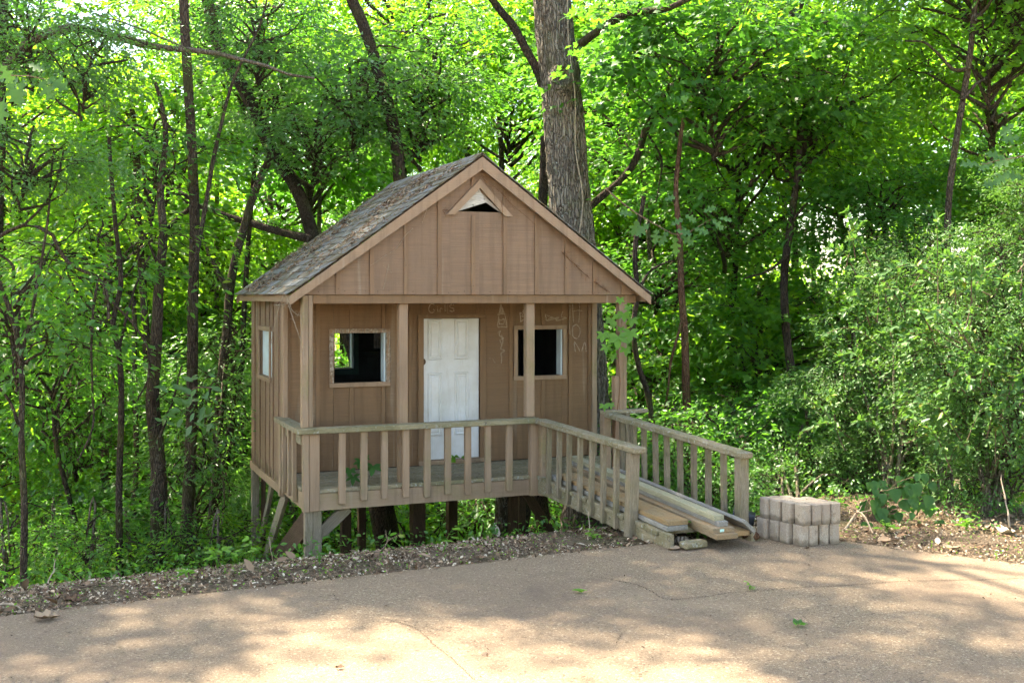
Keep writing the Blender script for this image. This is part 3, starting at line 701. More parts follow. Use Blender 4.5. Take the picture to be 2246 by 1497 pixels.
# stilts and braces
def stilt(x, y, w_, mt, top=.0, lean=(0, 0)):
    p = H2W(x, y, 0); b = gz(p.x, p.y)-.25
    return beam('stilt', (x+lean[0], y+lean[1], b), (x, y, top-.002), w_, w_*.95, mt, house, Vector((0, 1, 0)), .005)
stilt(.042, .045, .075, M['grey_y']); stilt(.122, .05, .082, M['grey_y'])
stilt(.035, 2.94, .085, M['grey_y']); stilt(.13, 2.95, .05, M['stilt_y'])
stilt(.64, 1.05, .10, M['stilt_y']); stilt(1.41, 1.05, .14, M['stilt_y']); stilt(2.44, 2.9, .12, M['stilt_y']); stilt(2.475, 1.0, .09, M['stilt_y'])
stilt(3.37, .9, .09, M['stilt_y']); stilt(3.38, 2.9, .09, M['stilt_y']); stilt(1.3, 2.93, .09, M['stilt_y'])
def brace(a, b, w_, mt): return beam('brace', a, b, .04, w_, mt, house, Vector((0, 0, 1)), .004)
brace((.06, 1.2, -.03), (.03, 2.75, -1.35), .15, M['grey_y']); brace((.085, .10, -.06), (.07, 2.35, -1.12), .24, M['stilt_y'])
brace((.075, 2.0, -.02), (.06, 2.82, -.95), .09, M['grey_y'])
brace((.13, .085, -.26), (.42, .085, -.0), .11, M['grey_y']); brace((2.5, .9, -.02), (3.3, .95, -1.2), .10, M['stilt_y'])
# ramp
rp_ = empty('ramp'); rp_.parent = house
RY1 = -2.45
def ramp_z(y): return .196+.0345*y
for x in (2.335, 3.09):
    beam('stringer', (x, .0, .088), (x, RY1-.12, .045), .042, .135, M['cap_y'], rp_)
y = -.02; k = 0
while y > -2.33:
    box('ramp_plank', 2.30+R.uniform(-.012, .006), 3.13+R.uniform(-.01, .012), y-.134, y, ramp_z(y-.07)-.036, ramp_z(y-.07)+R.uniform(-.002, .002), M['cap_x'], rp_, .005, (.028, 0, R.uniform(-.006, .006))); y -= .141
box('ramp_nosing', 2.40, 2.62, RY1-.20, RY1-.10, .006, .06, M['cap_x'], rp_, .012, (0, .02, .12))
nr = empty('ramp_railing'); nr.parent = house
beam('rail_cap', (2.32, -.088, .738), (2.318, -2.10, .705), .125, .048, M['cap_y'], nr, bev=.008)
for k, y in enumerate((-.34, -.57, -.79, -1.02, -1.26, -1.48, -1.72)):
    b = np.interp(y, [-1.72, -.34], [.005, .06]); x = 2.292
    beam('baluster', (x, y+R.uniform(-.008, .008), b+R.uniform(-.015, .015)), (x+.01, y, .705), .043, .043, M['grey_y'], nr, Vector((0, 1, 0)), .004)
beam('corner_baluster', (2.345, -.07, -.0), (2.345, -.06, .712), .05, .09, M['post_y'], nr, Vector((0, 1, 0)), .004)
beam('end_post', (2.285, -1.99, -.13), (2.32, -1.975, .682), .088, .088, M['grey_y'], nr, Vector((0, 1, 0)), .006)
fr = empty('ramp_railing'); fr.parent = house
beam('rail_cap', (3.11, -.03, .765), (3.10, -2.47, .672), .12, .05, M['cap_y'], fr, bev=.008)
for k, y in enumerate((-.27, -.44, -.52, -.71, -.93, -1.14, -1.375, -1.61, -1.845, -2.08)):
    zt = np.interp(y, [-2.47, 0], [.648, .74])
    beam('baluster', (3.14, y+R.uniform(-.01, .01), .06), (3.13, y, zt), .046, .043, M['grey_y'], fr, Vector((0, 1, 0)), .004)
beam('end_post', (3.105, -2.385, -.05), (3.105, -2.385, .65), .088, .088, M['grey_y'], fr, Vector((0, 1, 0)), .006)
beam('corner_post', (3.085, .0, .2), (3.085, .0, .765), .088, .088, M['post_y'], fr, Vector((0, 1, 0)), .006)
box('rail_stub', 3.045, 3.56, -.045, .05, .767, .806, M['cap_x'], fr, .005); box('stub_baluster', 3.30, 3.35, -.04, .01, .15, .765, M['grey_z'], fr)

# ------------------------------------------------------------------ lumber on the ramp
def lumber(a, b, wdt, thk, mt, label, roll=0.):
    A, B = H2W(*a), H2W(*b); d = B-A
    o = beam('lumber_board', A, B, wdt, thk, M[mt], None, roll=roll, bev=.004)
    return tag(o, label, 'board', 'loose boards lying on the ramp')
lumber((2.44, -2.484, .138), (2.43, -.25, .216), .19, .038, 'lumber_grey', 'grey wide board lying under the orange stained one at left of ramp')
lumber((2.452, -2.47, .178), (2.43, -.45, .253), .19, .039, 'lumber_orange', 'orange stained wide board on the left stack on the ramp')
lumber((2.700, -2.79, .112), (2.74, -.10, .217), .19, .04, 'lumber_tan', 'tan wide board lowest of the right stack, reaching furthest over the driveway')
lumber((2.695, -2.74, .153), (2.735, -.08, .258), .19, .04, 'lumber_tan', 'tan wide board with a green paper tag on its end')
lumber((2.715, -2.71, .194), (2.74, -.02, .299), .089, .04, 'lumber_grey', 'narrow grey board just under the top pale one')
lumber((2.700, -2.674, .235), (2.735, .03, .340), .089, .042, 'lumber_fresh', 'pale narrow board on top of the right stack')
lumber((2.872, -2.73, .110), (2.90, -.30, .205), .145, .038, 'lumber_orange', 'short orange board end beside the right stack')
lumber((2.925, -2.76, .165), (2.95, -.5, .262), .14, .03, 'lumber_grey', 'silver grey board tilted on edge at the right of the stack', .75)
tg = mesh_py('paper_tag', [(-.019, 0, -.011), (.019, 0, -.011), (.021, 0, .011), (-.017, 0, .012)], [(0, 1, 2, 3)])
o = link('paper_tag', tg, M['tagp'], None, H2W(2.68, -2.7425, .153), (.04, 0, YAW+.015)); tag(o, 'small green paper tag stapled to the end of a tan board', 'tag')
# ------------------------------------------------------------------ concrete blocks
def block_mesh():
    wx, wy, hh, c = .0445, .0555, .161, .015
    o = [(-wx+c, -wy), (wx-c, -wy), (wx, -wy+c), (wx, wy-c), (wx-c, wy), (-wx+c, wy), (-wx, wy-c), (-wx, -wy+c)]
    bm = bmesh.new(); vs_ = [bm.verts.new((x, y, 0)) for x, y in o]; f = bm.faces.new(vs_)
    r = bmesh.ops.extrude_face_region(bm, geom=[f])
    for v in r['geom']:
        if isinstance(v, bmesh.types.BMVert): v.co.z = hh
    bmesh.ops.recalc_face_normals(bm, faces=bm.faces[:])
    bmesh.ops.bevel(bm, geom=[e for e in bm.edges if abs(e.verts[0].co.z-e.verts[1].co.z) < 1e-6 or True], offset=.0028, segments=1, affect='EDGES')
    me = bpy.data.meshes.new('paver_block'); bm.to_mesh(me); bm.free(); return me
bme = block_mesh()
# front row follows two lines that meet at the nearest corner
corner = Vector((2.285, 8.665)); dl = Vector((-.074, .095)).normalized()*.119; dr = Vector((.091, .028)).normalized()*.094
names = {(0, 0): 'nearest corner block', (1, 0): 'second block along the left face', (2, 0): 'third block along the left face', (3, 0): 'leftmost block', (0, 1): 'block right of the near corner', (0, 2): 'third block along the right face', (0, 3): 'rightmost block'}
for lay in (0, 1):
    for i in range(4):
        for j in range(4):
            if lay == 1 and (i, j) == (3, 3): continue
            p = corner+dl*i+dr*j; jj = .008
            o = link('paver_block', bme, M['block'], None, (p.x+R.uniform(-jj, jj)+(.012 if lay else 0), p.y+R.uniform(-jj, jj), .001+lay*.1625), (R.uniform(-.008, .008), R.uniform(-.008, .008), math.radians(22)+R.uniform(-.14, .14)))
            nm = names.get((i, j))
            if nm: lab = 'grey concrete %s in the %s layer of the pile' % (nm, 'upper' if lay else 'lower')
            elif lay: lab = 'concrete block of the upper layer, %s row back, %s along from the left face' % (['', 'second', 'third', 'fourth'][j], ['', 'second', 'third', 'fourth'][i])
            else: lab = 'grey concrete block hidden in the middle of the lower layer'
            tag(o, lab, 'paver', 'concrete blocks piled on the driveway')
# dark plastic pot lying behind the lumber ends
P, Fq = [], []
prof = [(0, .0), (.075, .0), (.082, .006), (.098, .17), (.106, .172), (.106, .186), (.097, .186), (.092, .17), (.078, .015), (0, .015)]
ns = 24
V = [(r_*math.cos(2*math.pi*k/ns), r_*math.sin(2*math.pi*k/ns), z) for r_, z in prof for k in range(ns)]
Fs = [(a*ns+k, a*ns+(k+1) % ns, (a+1)*ns+(k+1) % ns, (a+1)*ns+k) for a in range(len(prof)-1) for k in range(ns)]
pt = link('plastic_pot', mesh_py('plastic_pot', V, Fs, True), M['plastic'], None, (2.03, 9.18, .075), (math.radians(78), math.radians(10), math.radians(-105)))
tag(pt, 'dark grey plastic pot lying on its side beside the lumber ends', 'pot')

# ------------------------------------------------------------------ foliage
def rdir(n): 
    v = rng.normal(size=(n, 3)); return v/np.linalg.norm(v, axis=1)[:, None]
def crown(name, rx, rz, clumps, sprays, per, leaf, shape, seed, flat=.35, length=.75, inner=.45, droop=.2, limb=.035, spread=.17):
    """leaf sprays gathered in clumps round limbs; returns (leaf mesh, limb mesh)"""
    global rng
    rng = np.random.default_rng(seed)
    c = rdir(clumps)*((inner+(1-inner)*rng.random(clumps)**.6))[:, None]*np.array((rx, rx, rz))*.86
    c = np.repeat(c, sprays, 0); n = len(c)
    o = c+rng.normal(size=(n, 3))*np.array((rx*spread, rx*spread, rz*spread*.76))
    d = o*np.array((1, 1, .25))+rng.normal(size=(n, 3))*rx*.35; d[:, 2] = d[:, 2]*.4-.1*rx
    d /= np.linalg.norm(d, axis=1)[:, None]
    up = np.array((0, 0, 1.))+rng.normal(size=(n, 3))*flat; up -= d*(up*d).sum(1)[:, None]; up /= np.linalg.norm(up, axis=1)[:, None]
    lat = np.cross(up, d); L = length*(.6+.7*rng.random(n))
    k = per; O = np.repeat(o, k, 0); D = np.repeat(d, k, 0); U = np.repeat(up, k, 0); A = np.repeat(lat, k, 0); LL = np.repeat(L, k)
    N = n*k; t = rng.random(N)**.8; side = np.where(rng.random(N) < .5, -1., 1.)
    s = side*(rng.random(N)**.8)*.42*np.sin(np.clip(t*.85+.15, 0, 1)*np.pi)**.7
    P = O+D*(t*LL)[:, None]+A*(s*LL)[:, None]+U*((rng.normal(size=N)*.05-droop*t*t)*LL)[:, None]
    ld = D*(.55+.3*t)[:, None]+A*(side*.75)[:, None]+rng.normal(size=(N, 3))*.28; ld[:, 2] -= .22
    ln = U+rng.normal(size=(N, 3))*.42
    sz = leaf*(.65+.6*rng.random(N))
    cl = np.repeat(np.repeat(rng.random(clumps), sprays), k)
    rv = np.clip(.25*cl+.75*rng.random(N), 0, 1)
    me = leaves(name, P, ld, ln, sz, shape, rv)
    parts = []
    for q in range(0, clumps):
        e = c[q*sprays]; st = np.array((0, 0, e[2]-.55*np.hypot(e[0], e[1])-.15*rz)); mid = (st+e)/2+rng.normal(size=3)*.12*rx; mid[2] += .05*rx
        parts.append(tube(smooth_path([st, mid, e], 7, .03, q), np.linspace(limb*rx*.55, .006, 7), 4, q))
        for z_ in range(3):
            j = q*sprays+int(rng.integers(sprays)); parts.append(tube([e, (e+o[j])/2+rng.normal(size=3)*.03*rx, o[j], o[j]+d[j]*L[j]*.7-np.array((0, 0, .06*L[j]))], [.010, .008, .006, .003], 3))
    V, Fq = join(parts)
    return me, mesh_np(name+'_limb', V, Fq, True)
CV = {}
for i in range(4):
    CV['mid', i] = crown('mid_crown', 2., 1.35, 26, 12, 20 if i == 2 else 23, .125 if i == 2 else (.115, .09, 0, .1)[i], 'star' if i == 2 else 'ovate', 100+i, length=(.8, .65, .75, .9)[i])
    CV['far', i] = crown('far_crown', 3.4, 2.4, 34, 14, 26, .145, 'rhomb', 200+i, length=1.1)
for i in range(3):
    CV['glossy', i] = crown('glossy_crown', 1.9, 1.1, 22, 11, 15, .115, 'ovate', 300+i, flat=.25, droop=.3)
    CV['canopy', i] = crown('canopy_crown', 3.6, 1.9, 17, 26, 24, .15, 'rhomb', 400+i, length=1.0, limb=.03, spread=.14, inner=.3)
CV['sapling', 0] = crown('sapling_crown', 1.0, .95, 16, 8, 18, .10, 'lance', 500, flat=.3, droop=.35)
CV['sapling', 1] = crown('sapling_crown', 1.0, .8, 14, 8, 18, .085, 'ovate', 501)
for i in range(3): CV['bush', i] = crown('bush_crown', 1.15, 1.0, 26, 9, 24, .062, 'ovate', 600+i, flat=.4, length=.62, inner=.2, droop=.28)

def add_crown(tree, kind, var, p, s=1., mat='leaf_mid', rz=None, lb='bark', sz=1.):
    me, lm = CV[kind, var]
    base = tree.location
    key = (me.name, mat)
    if key not in MC:
        c = me if not me.materials else me.copy(); c.materials.clear(); c.materials.append(M[mat]); MC[key] = c
    r_ = R.uniform(0, 6.28) if rz is None else rz; q = Vector(p)-base
    o = link('crown', MC[key], None, tree, q, (R.uniform(-.12, .12), R.uniform(-.12, .12), r_), (s, s, s*sz))
    if not lm.materials: lm.materials.append(M['bark'])
    b = link('branches', lm, None, tree, q, o.rotation_euler, (s, s, s*sz))
    return o
MC = {}
def trunk(tree, pts, r0, r1, mat, n=26, sides=10, wob=.02, seed=0, nm='trunk', ext=True, flare=.35):
    """pts from base to top in world space; goes down into the soil by itself"""
    pts = [Vector(p) for p in pts]
    if ext:
        b = pts[0]; g_ = gz(b.x, b.y)-.3
        if b.z > g_: 
            dn = (pts[0]-pts[1]).normalized(); k = min(3., (b.z-g_)/max(.3, -dn.z)); q = b+dn*k; q.z = g_; pts = [q]+pts
    P = smooth_path(pts, n, wob, seed)
    s = np.linspace(0, 1, n); rad = r0+(r1-r0)*s
    if ext: rad = rad*(1+flare*np.exp(-s*n/2.2))
    V, Fq = tube(P-np.array(tree.location), rad, sides, seed, .07)
    return link(nm, mesh_np(nm, V, Fq, True), M[mat], tree)
def tree_root(name, label, base, cat='tree', group=None):
    t = empty(name, (base[0], base[1], gz(base[0], base[1]))); return tag(t, label, cat, group)

# --- the big oak behind the house
D0 = 14.6
op = [W(1296, 1160, D0), W(1283, 900, D0), W(1268, 650, D0), W(1250, 430, D0), W(1228, 180, D0), W(1210, 0, D0), W(1185, -350, D0+.3), W(1170, -800, D0+.5)]
oak = tree_root('oak_tree', 'big old oak with ridged lichen spotted bark right behind the playhouse', op[0])
def oak_trunk():
    pts = [Vector((op[0].x+.02, op[0].y, gz(op[0].x, op[0].y)-.3))]+op
    n, sd_ = 420, 110; P = smooth_path(pts, n); z = P[:, 2]
    rad = np.interp(z, [-2.2, -1.6, -.6, 2, 5.9, 11], [.60, .47, .34, .292, .244, .19])
    T = np.gradient(P, axis=0); T /= np.linalg.norm(T, axis=1)[:, None]
    A = np.cross(T, (0, 1., 0)); A /= np.linalg.norm(A, axis=1)[:, None]; B = np.cross(T, A)
    th = np.arange(sd_)*2*np.pi/sd_; V = np.zeros((n, sd_, 3))
    for i in range(n):
        for j in range(sd_):
            a = th[j]; zz = z[i]
            wv = mnoise.noise((3*math.cos(a), 3*math.sin(a), zz*1.1))*.9
            rg = abs(mnoise.noise((11*math.cos(a+wv*.12), 11*math.sin(a+wv*.12), zz*2.3+wv)))
            rg2 = abs(mnoise.noise((24*math.cos(a), 24*math.sin(a), zz*7)))
            dr = .022*(rg*2-.5)+.013*(rg2*2-.5)+.02*mnoise.noise((1.3*math.cos(a), 1.3*math.sin(a), zz*.5))
            V[i, j] = P[i]+(rad[i]+dr)*(math.cos(a)*A[i]+math.sin(a)*B[i])
    # the knot: a swollen collar round a hollow, on the side that faces the driveway
    kc = np.array(W(1232, 178, D0))-np.array((0, .25, 0))
    dv = V-kc; dd = np.sqrt(dv[..., 0]**2*1.3+dv[..., 2]**2)*np.where(V[..., 1] < P[:, 1][:, None], 1, 99)
    push = .075*np.exp(-((dd-.14)/.055)**2)-.09*np.exp(-(dd/.085)**2)
    V[..., 1] -= push
    V = V.reshape(-1, 3)-np.array(oak.location)
    i = np.arange(n-1)[:, None]*sd_; j = np.arange(sd_)[None]; k = (j+1) % sd_
    Fq = np.stack([i+j, i+k, i+sd_+k, i+sd_+j], -1).reshape(-1, 4)
    link('trunk', mesh_np('trunk', V, Fq, True), M['bark_oak'], oak)
oak_trunk()
trunk(oak, [W(1190, 190, D0+.1), W(1140, 80, D0), W(1085, 5, D0-.1), W(1000, -120, D0-.2)], .062, .045, 'bark_dark', ext=False, nm='limb', seed=3)
trunk(oak, [W(1245, 125, D0), W(1300, 75, D0-.3), W(1375, 35, D0-.8), W(1450, 20, D0-1.2), W(1560, -30, D0-1.5)], .06, .03, 'bark', ext=False, nm='limb', seed=4)
trunk(oak, [W(1245, 1100, D0-.45), W(1268, 800, D0-.38), W(1262, 560, D0-.36), W(1278, 440, D0-.32), W(1262, 330, D0-.3), W(1262, 200, D0-.3), W(1252, 100, D0-.28), W(1246, -30, D0-.25)], .014, .008, 'deadtwig', n=60, sides=5, ext=False, nm='climbing_vine', seed=5, wob=.02)
for p, s in ((W(1480, -480, D0+2.), .7), (W(1230, -1300, D0+2.5), .8)): add_crown(oak, 'canopy', R.randrange(3), p, s, 'leaf_mid')

# --- the trunks that can be told apart: (label, bark, depth, [(px, py)...], width at base and top in pixels, [crowns: kind, var, px, py, depth shift, scale, mat])
TR = [
 ('slender forked tree nearest the left edge, rising from the litter bank', 'bark', 10.6, [(55, 1285), (52, 1120), (45, 960), (42, 760), (30, 700), (0, 620), (-40, 480)], 17, 9,
   [('sapling', 1, 30, 640, .5, 1.1, 'leaf_mid')], [[(44, 790), (62, 720), (85, 600), (105, 480), (118, 330)], [(40, 930), (15, 870), (-20, 830)]]),
 ('thin dark tree with a V fork left of the thick trunks', 'bark_dark', 11.6, [(264, 1260), (262, 1100), (266, 900), (258, 770), (246, 700), (262, 640), (252, 480), (240, 300)], 17, 8,
   [('sapling', 0, 215, 560, 1.5, 1.1, 'leaf_bright')], [[(263, 760), (278, 690), (300, 620), (330, 560)]]),
 ('stout dark leaning trunk with torn top, broadest left of the playhouse', 'bark', 12.4, [(345, 1245), (350, 1100), (345, 980), (335, 880), (345, 760), (350, 620), (358, 500), (350, 420), (360, 300), (340, 180)], 46, 8,
   [('sapling', 1, 345, 330, 1., 1., 'leaf_mid')], [[(350, 960), (378, 880), (400, 800)], [(352, 600), (320, 520), (290, 470)]]),
 ('straight brown trunk right of the stout dark one, reaching into the canopy', 'bark', 12.9, [(404, 1225), (412, 1060), (420, 880), (424, 640), (428, 480), (420, 300), (412, 180), (400, -40), (390, -400), (384, -1000), (375, -1900)], 25, 14,
   [], [[(425, 600), (445, 480), (478, 300), (510, 180), (580, 30), (600, -100)]]),
 ('dark trunk leaning left above the roof, hung with ivy', 'bark_dark', 15.2, [(745, 680), (690, 525), (655, 420), (598, 330), (560, 240), (520, 165), (478, 90), (455, 0), (430, -200)], 34, 26,
   [('mid', 0, 420, -300, 0, .9, 'leaf_mid')], [[(684, 525), (600, 505), (500, 475), (432, 452), (360, 505), (290, 560), (215, 607)], [(432, 452), (400, 430), (360, 410), (300, 395)]]),
 ('lichened limbed tree whose bough crosses the upper left', 'bark_pale', 11.8, [(-190, 1290), (-170, 900), (-120, 500), (-20, 200), (70, 90), (150, 62), (240, 78), (330, 102), (430, 112), (500, 122), (560, 140), (600, 148), (640, 165), (690, 172)], 60, 5,
   [('glossy', 0, 60, 60, 0, .5, 'leaf_glossy')], [[(220, 60), (290, 82), (340, 98)], [(430, 112), (380, 95), (300, 60), (210, 30)]]),
 ('crooked thin branchy tree arching across the left at mid height', 'bark', 10.9, [(-60, 1290), (-70, 900), (-50, 560), (0, 516), (55, 492), (115, 515), (135, 560), (175, 590), (215, 607), (235, 640), (238, 700)], 14, 7,
   [], [[(55, 492), (95, 450), (128, 390), (140, 330)], [(215, 607), (204, 680), (200, 760), (203, 850), (205, 930), (170, 1010)], [(235, 650), (265, 680), (300, 720), (325, 770), (325, 830), (300, 880)]]),
 ('brown leaning trunk just left of the roof eave', 'bark', 14.4, [(470, 1200), (480, 900), (495, 720), (505, 620), (530, 520), (560, 420), (600, 330)], 24, 16,
   [('glossy', 1, 600, 230, 1.6, .6, 'leaf_glossy')], [[(500, 640), (460, 560), (440, 500)]]),
 ('leaning slim sapling trunk in the left undergrowth', 'bark_dark', 13.5, [(185, 1260), (170, 1170), (150, 1090), (125, 985), (118, 900)], 15, 9, [('sapling', 0, 110, 800, .5, 1.1, 'leaf_mid')], []),
 ('pale trunk deep in the wood behind the thin forked tree', 'bark_pale', 19., [(215, 1290), (222, 1150), (232, 1000), (240, 860), (236, 700), (240, 520)], 26, 18, [('mid', 0, 240, 560, 2, 1., 'leaf_bright')], []),
 ('curving trunk between the thin tree and the stout one', 'bark', 16., [(296, 1260), (292, 1150), (300, 1000), (298, 850), (292, 650)], 14, 10, [], []),
 ('slim dark trunk close beside the stilts on the left', 'bark_dark', 16., [(470, 1230), (474, 1120), (500, 1000), (512, 860), (505, 700)], 20, 13, [], []),
 ('rough grey trunk seen under the middle of the porch', 'bark_oak', 14.4, [(1094, 1200), (1104, 1090), (1100, 900), (1070, 600), (1050, 440)], 40, 14, [], []),
 ('dark trunk seen under the left half of the porch', 'bark_dark', 14.9, [(845, 1215), (828, 1130), (820, 1000), (850, 600), (876, 400), (868, 300), (840, 180), (800, 60), (745, -60)], 40, 24, [('glossy', 0, 790, 170, .3, .75, 'leaf_glossy'), ('glossy', 2, 950, 120, 1.6, .8, 'leaf_mid')], [[(866, 290), (835, 220), (824, 120)]]),
 ('dark trunk right of the rough one under the porch', 'bark_dark', 15.6, [(1200, 1200), (1185, 1100), (1180, 900), (1190, 500), (1195, 300)], 38, 20, [], []),
 ('reddish upright trunk with peeling bark right of the oak', 'bark_red', 13.8, [(1512, 960), (1505, 860), (1500, 740), (1492, 620), (1490, 520), (1484, 420), (1492, 340), (1500, 260)], 24, 9,
   [('mid', 1, 1500, 60, 1.5, .8, 'leaf_mid')], [[(1498, 700), (1470, 800), (1465, 850), (1458, 900), (1468, 980)]]),
 ('vine draped dark trunk arching up from behind the oak to the right', 'bark_dark', 14.9, [(1235, 700), (1300, 445), (1352, 405), (1395, 350), (1415, 285), (1455, 215), (1490, 172), (1540, 150), (1610, 165), (1660, 215), (1685, 270), (1668, 345), (1640, 420)], 30, 7,
   [('mid', 2, 1570, 120, -.4, .85, 'leaf_mid')], [[(1490, 200), (1530, 240), (1560, 300), (1575, 370), (1600, 410)], [(1420, 290), (1450, 350), (1440, 440)]]),
 ('small crooked trunk between the porch post and the reddish trunk', 'bark_dark', 13.2, [(1428, 930), (1418, 860), (1400, 800), (1390, 730), (1400, 640), (1395, 560), (1412, 430)], 16, 10, [], [[(1398, 640), (1430, 590), (1480, 570)]]),
 ('thin black trunk midway between the reddish trunk and the bright bush', 'bark_dark', 14.5, [(1745, 1090), (1742, 960), (1736, 820), (1724, 700), (1722, 600), (1738, 460), (1752, 340), (1745, 200), (1760, 0)], 22, 10,
   [('mid', 3, 1780, 170, .5, .95, 'leaf_bright')], [[(1730, 560), (1690, 590), (1630, 612)], [(1740, 480), (1775, 440)]]),
 ('slim leaning dark stem low between the black trunk and the bush', 'bark_dark', 12.5, [(1785, 1070), (1775, 980), (1768, 930), (1770, 860)], 10, 6, [], []),
 ('second slim dark stem beside the low leaning one', 'bark_dark', 12.8, [(1842, 1060), (1848, 960), (1856, 900), (1850, 800)], 10, 6, [], []),
 ('tall slim forked tree in the upper right', 'bark', 12.6, [(2085, 1110), (2078, 700), (2080, 450), (2098, 300), (2116, 200), (2130, 120), (2138, 40), (2150, -60)], 18, 12,
   [('mid', 0, 2150, 40, 1, .8, 'leaf_bright'), ('mid', 2, 2230, -150, 1, .9, 'leaf_mid')], [[(2128, 150), (2095, 155), (2060, 120), (2030, 95), (1985, 90)], [(2138, 45), (2165, 15), (2190, -20)], [(2112, 220), (2140, 185), (2165, 170)]]),
 ('pale bare limbed trunk against the sky gap at right', 'bark_pale', 17., [(2010, 1060), (2000, 700), (1982, 520), (1950, 420), (1908, 330), (1870, 240), (1850, 180)], 16, 8, [], [[(1905, 325), (1898, 250), (1890, 200)]]),
]
for k, (lab, bk, d, pts, w0, w1, crs, brs) in enumerate(TR):
    wp = [W(x, y, d) for x, y in pts]
    t = tree_root('tree', lab, wp[0], group='trees with their own trunks')
    if lab.startswith('straight brown'): STRAIGHT = t
    trunk(t, wp, w0/2/F*d, w1/2/F*d, bk, n=40, seed=k, wob=.014)
    for q, b in enumerate(brs):
        bd = d-.15+.05*q; trunk(t, [W(x, y, bd-(.25 if q % 2 else -.2)*(i_/len(b))) for i_, (x, y) in enumerate(b)], w1*.42/F*d, .009, bk, n=22, sides=6, seed=50+q, wob=.006, nm='branch', ext=False)
    for kind, var, x, y, dd, s, mt in crs: add_crown(t, kind, var, W(x, y, d+dd), s, mt)

# --- background trees in depth: each a trunk with one to three tiers of leaves
def bg_tree(px, d, tiers, kind, mats, wpx, bark, label, group, s=1.):
    b = W(px, 1000, d); t = tree_root('background_tree', label, (b.x, b.y), group=group)
    top = max(tiers, key=lambda q: -q[1]); z0 = gz(b.x, b.y); zt = W(px, top[1], d).z
    trunk(t, [Vector((b.x, b.y, z0)), Vector((b.x+R.uniform(-.3, .3), b.y, (z0+zt)/2)), Vector((b.x+R.uniform(-.5, .5), b.y, zt+.3))], wpx/2/F*d, wpx/4/F*d, bark, n=20, sides=7, seed=abs(int(px))+7, wob=.03)
    for dx, y, sc_ in tiers: add_crown(t, kind, R.randrange(3), W(px+dx, y, d+R.uniform(-1, 1)), s*sc_, R.choice(mats))
LB = {17: 'leafy understory tree in the nearer wood', 22: 'bright leaved tree standing further back in the wood', 29: 'sunlit leafy tree deep in the wood', 40: 'farthest leafy tree of the wood'}
layout = [
 (17.5, 'mid', 1.0, ['leaf_mid', 'leaf_mid', 'leaf_bright'], [(-60, [(0, 250, 1), (60, 700, 1), (0, 1080, .9)]), (150, [(0, 900, .9), (0, 1180, .9)]), (330, [(40, 260, .9), (20, 1120, .9)]), (560, [(0, 130, 1), (-40, 900, .8)]),
     (1400, [(0, 240, .9), (40, 640, .9), (0, 930, .9)]), (1620, [(0, 350, 1), (40, 720, 1.0), (0, 1000, 1)]), (1860, [(-20, 700, 1), (0, 300, .9), (-60, 960, 1)]), (2180, [(0, 130, .9), (0, 420, .9)]), (2520, [(0, 250, 1), (0, 700, 1)])]),
 (22.5, 'mid', 1.3, ['leaf_bright', 'leaf_mid', 'leaf_bright'], [(40, [(0, 100, 1), (0, 480, 1), (0, 950, 1)]), (260, [(0, 420, 1), (30, 760, 1), (0, 1130, 1)]), (470, [(0, 60, 1), (-10, 600, .9), (0, 1050, 1)]), (680, [(0, 250, 1), (60, 1130, 1)]), (880, [(0, 60, 1.), (0, 1120, 1)]),
     (1100, [(0, 180, 1), (0, 1130, 1)]), (1330, [(30, 60, 1), (30, 500, .9), (-30, 1120, 1)]), (1520, [(0, 120, 1), (0, 480, .8), (0, 870, 1)]), (1730, [(0, 120, 1), (30, 820, 1)]), (1950, [(0, 180, 1), (0, 860, 1)]), (2200, [(0, 300, 1), (0, 700, 1)])]),
 (30., 'far', 1.0, ['leaf_bright', 'leaf_bright', 'leaf_mid'], [(-330, [(0, 640, 1.1), (0, 1000, 1)]), (-80, [(0, 560, 1), (0, 1000, 1)]), (160, [(0, 620, .9), (0, 950, 1)]), (390, [(-40, 300, .8), (0, 780, 1), (0, 1120, 1)]), (620, [(0, 420, .9), (0, 900, 1)]), (830, [(0, 230, 1), (0, 1060, 1)]),
     (1050, [(0, 30, .9), (0, 1080, 1)]), (1290, [(80, 330, .9), (0, 1040, 1)]), (1500, [(0, 40, 1), (20, 700, .9)]), (1700, [(0, 420, .8), (0, 900, 1)]), (1890, [(0, 40, .8), (0, 800, .8)]), (2120, [(0, 720, .9), (0, 950, 1)]), (2320, [(0, 400, 1)]), (2620, [(0, 100, 1.2), (0, 600, 1.2)])]),
 (41., 'far', 1.35, ['leaf_bright', 'leaf_bright'], [(-480, [(0, 300, 1), (0, 760, 1)]), (-230, [(0, 430, 1), (0, 800, 1)]), (0, [(0, 100, .7), (0, 430, .8), (0, 760, 1)]), (230, [(20, 660, 1.1), (-40, 360, .7)]), (500, [(0, 620, 1), (20, 60, .7)]), (760, [(0, 80, .8), (0, 480, 1)]), (1010, [(0, 330, .7), (0, 760, 1)]), (1280, [(0, 680, 1), (0, 60, .9), (20, 380, .8)]),
     (1530, [(20, 740, 1), (0, 330, .9)]), (1800, [(0, 760, 1), (0, 200, .9)]), (2060, [(0, 700, 1), (0, 100, .9)]), (2290, [(0, 760, 1), (0, 130, .9)])]),
]
ORD = ['leftmost', 'second', 'third', 'fourth', 'fifth', 'sixth', 'seventh', 'eighth', 'ninth', 'tenth', 'eleventh', 'twelfth', 'thirteenth', 'fourteenth', 'fifteenth', 'sixteenth']
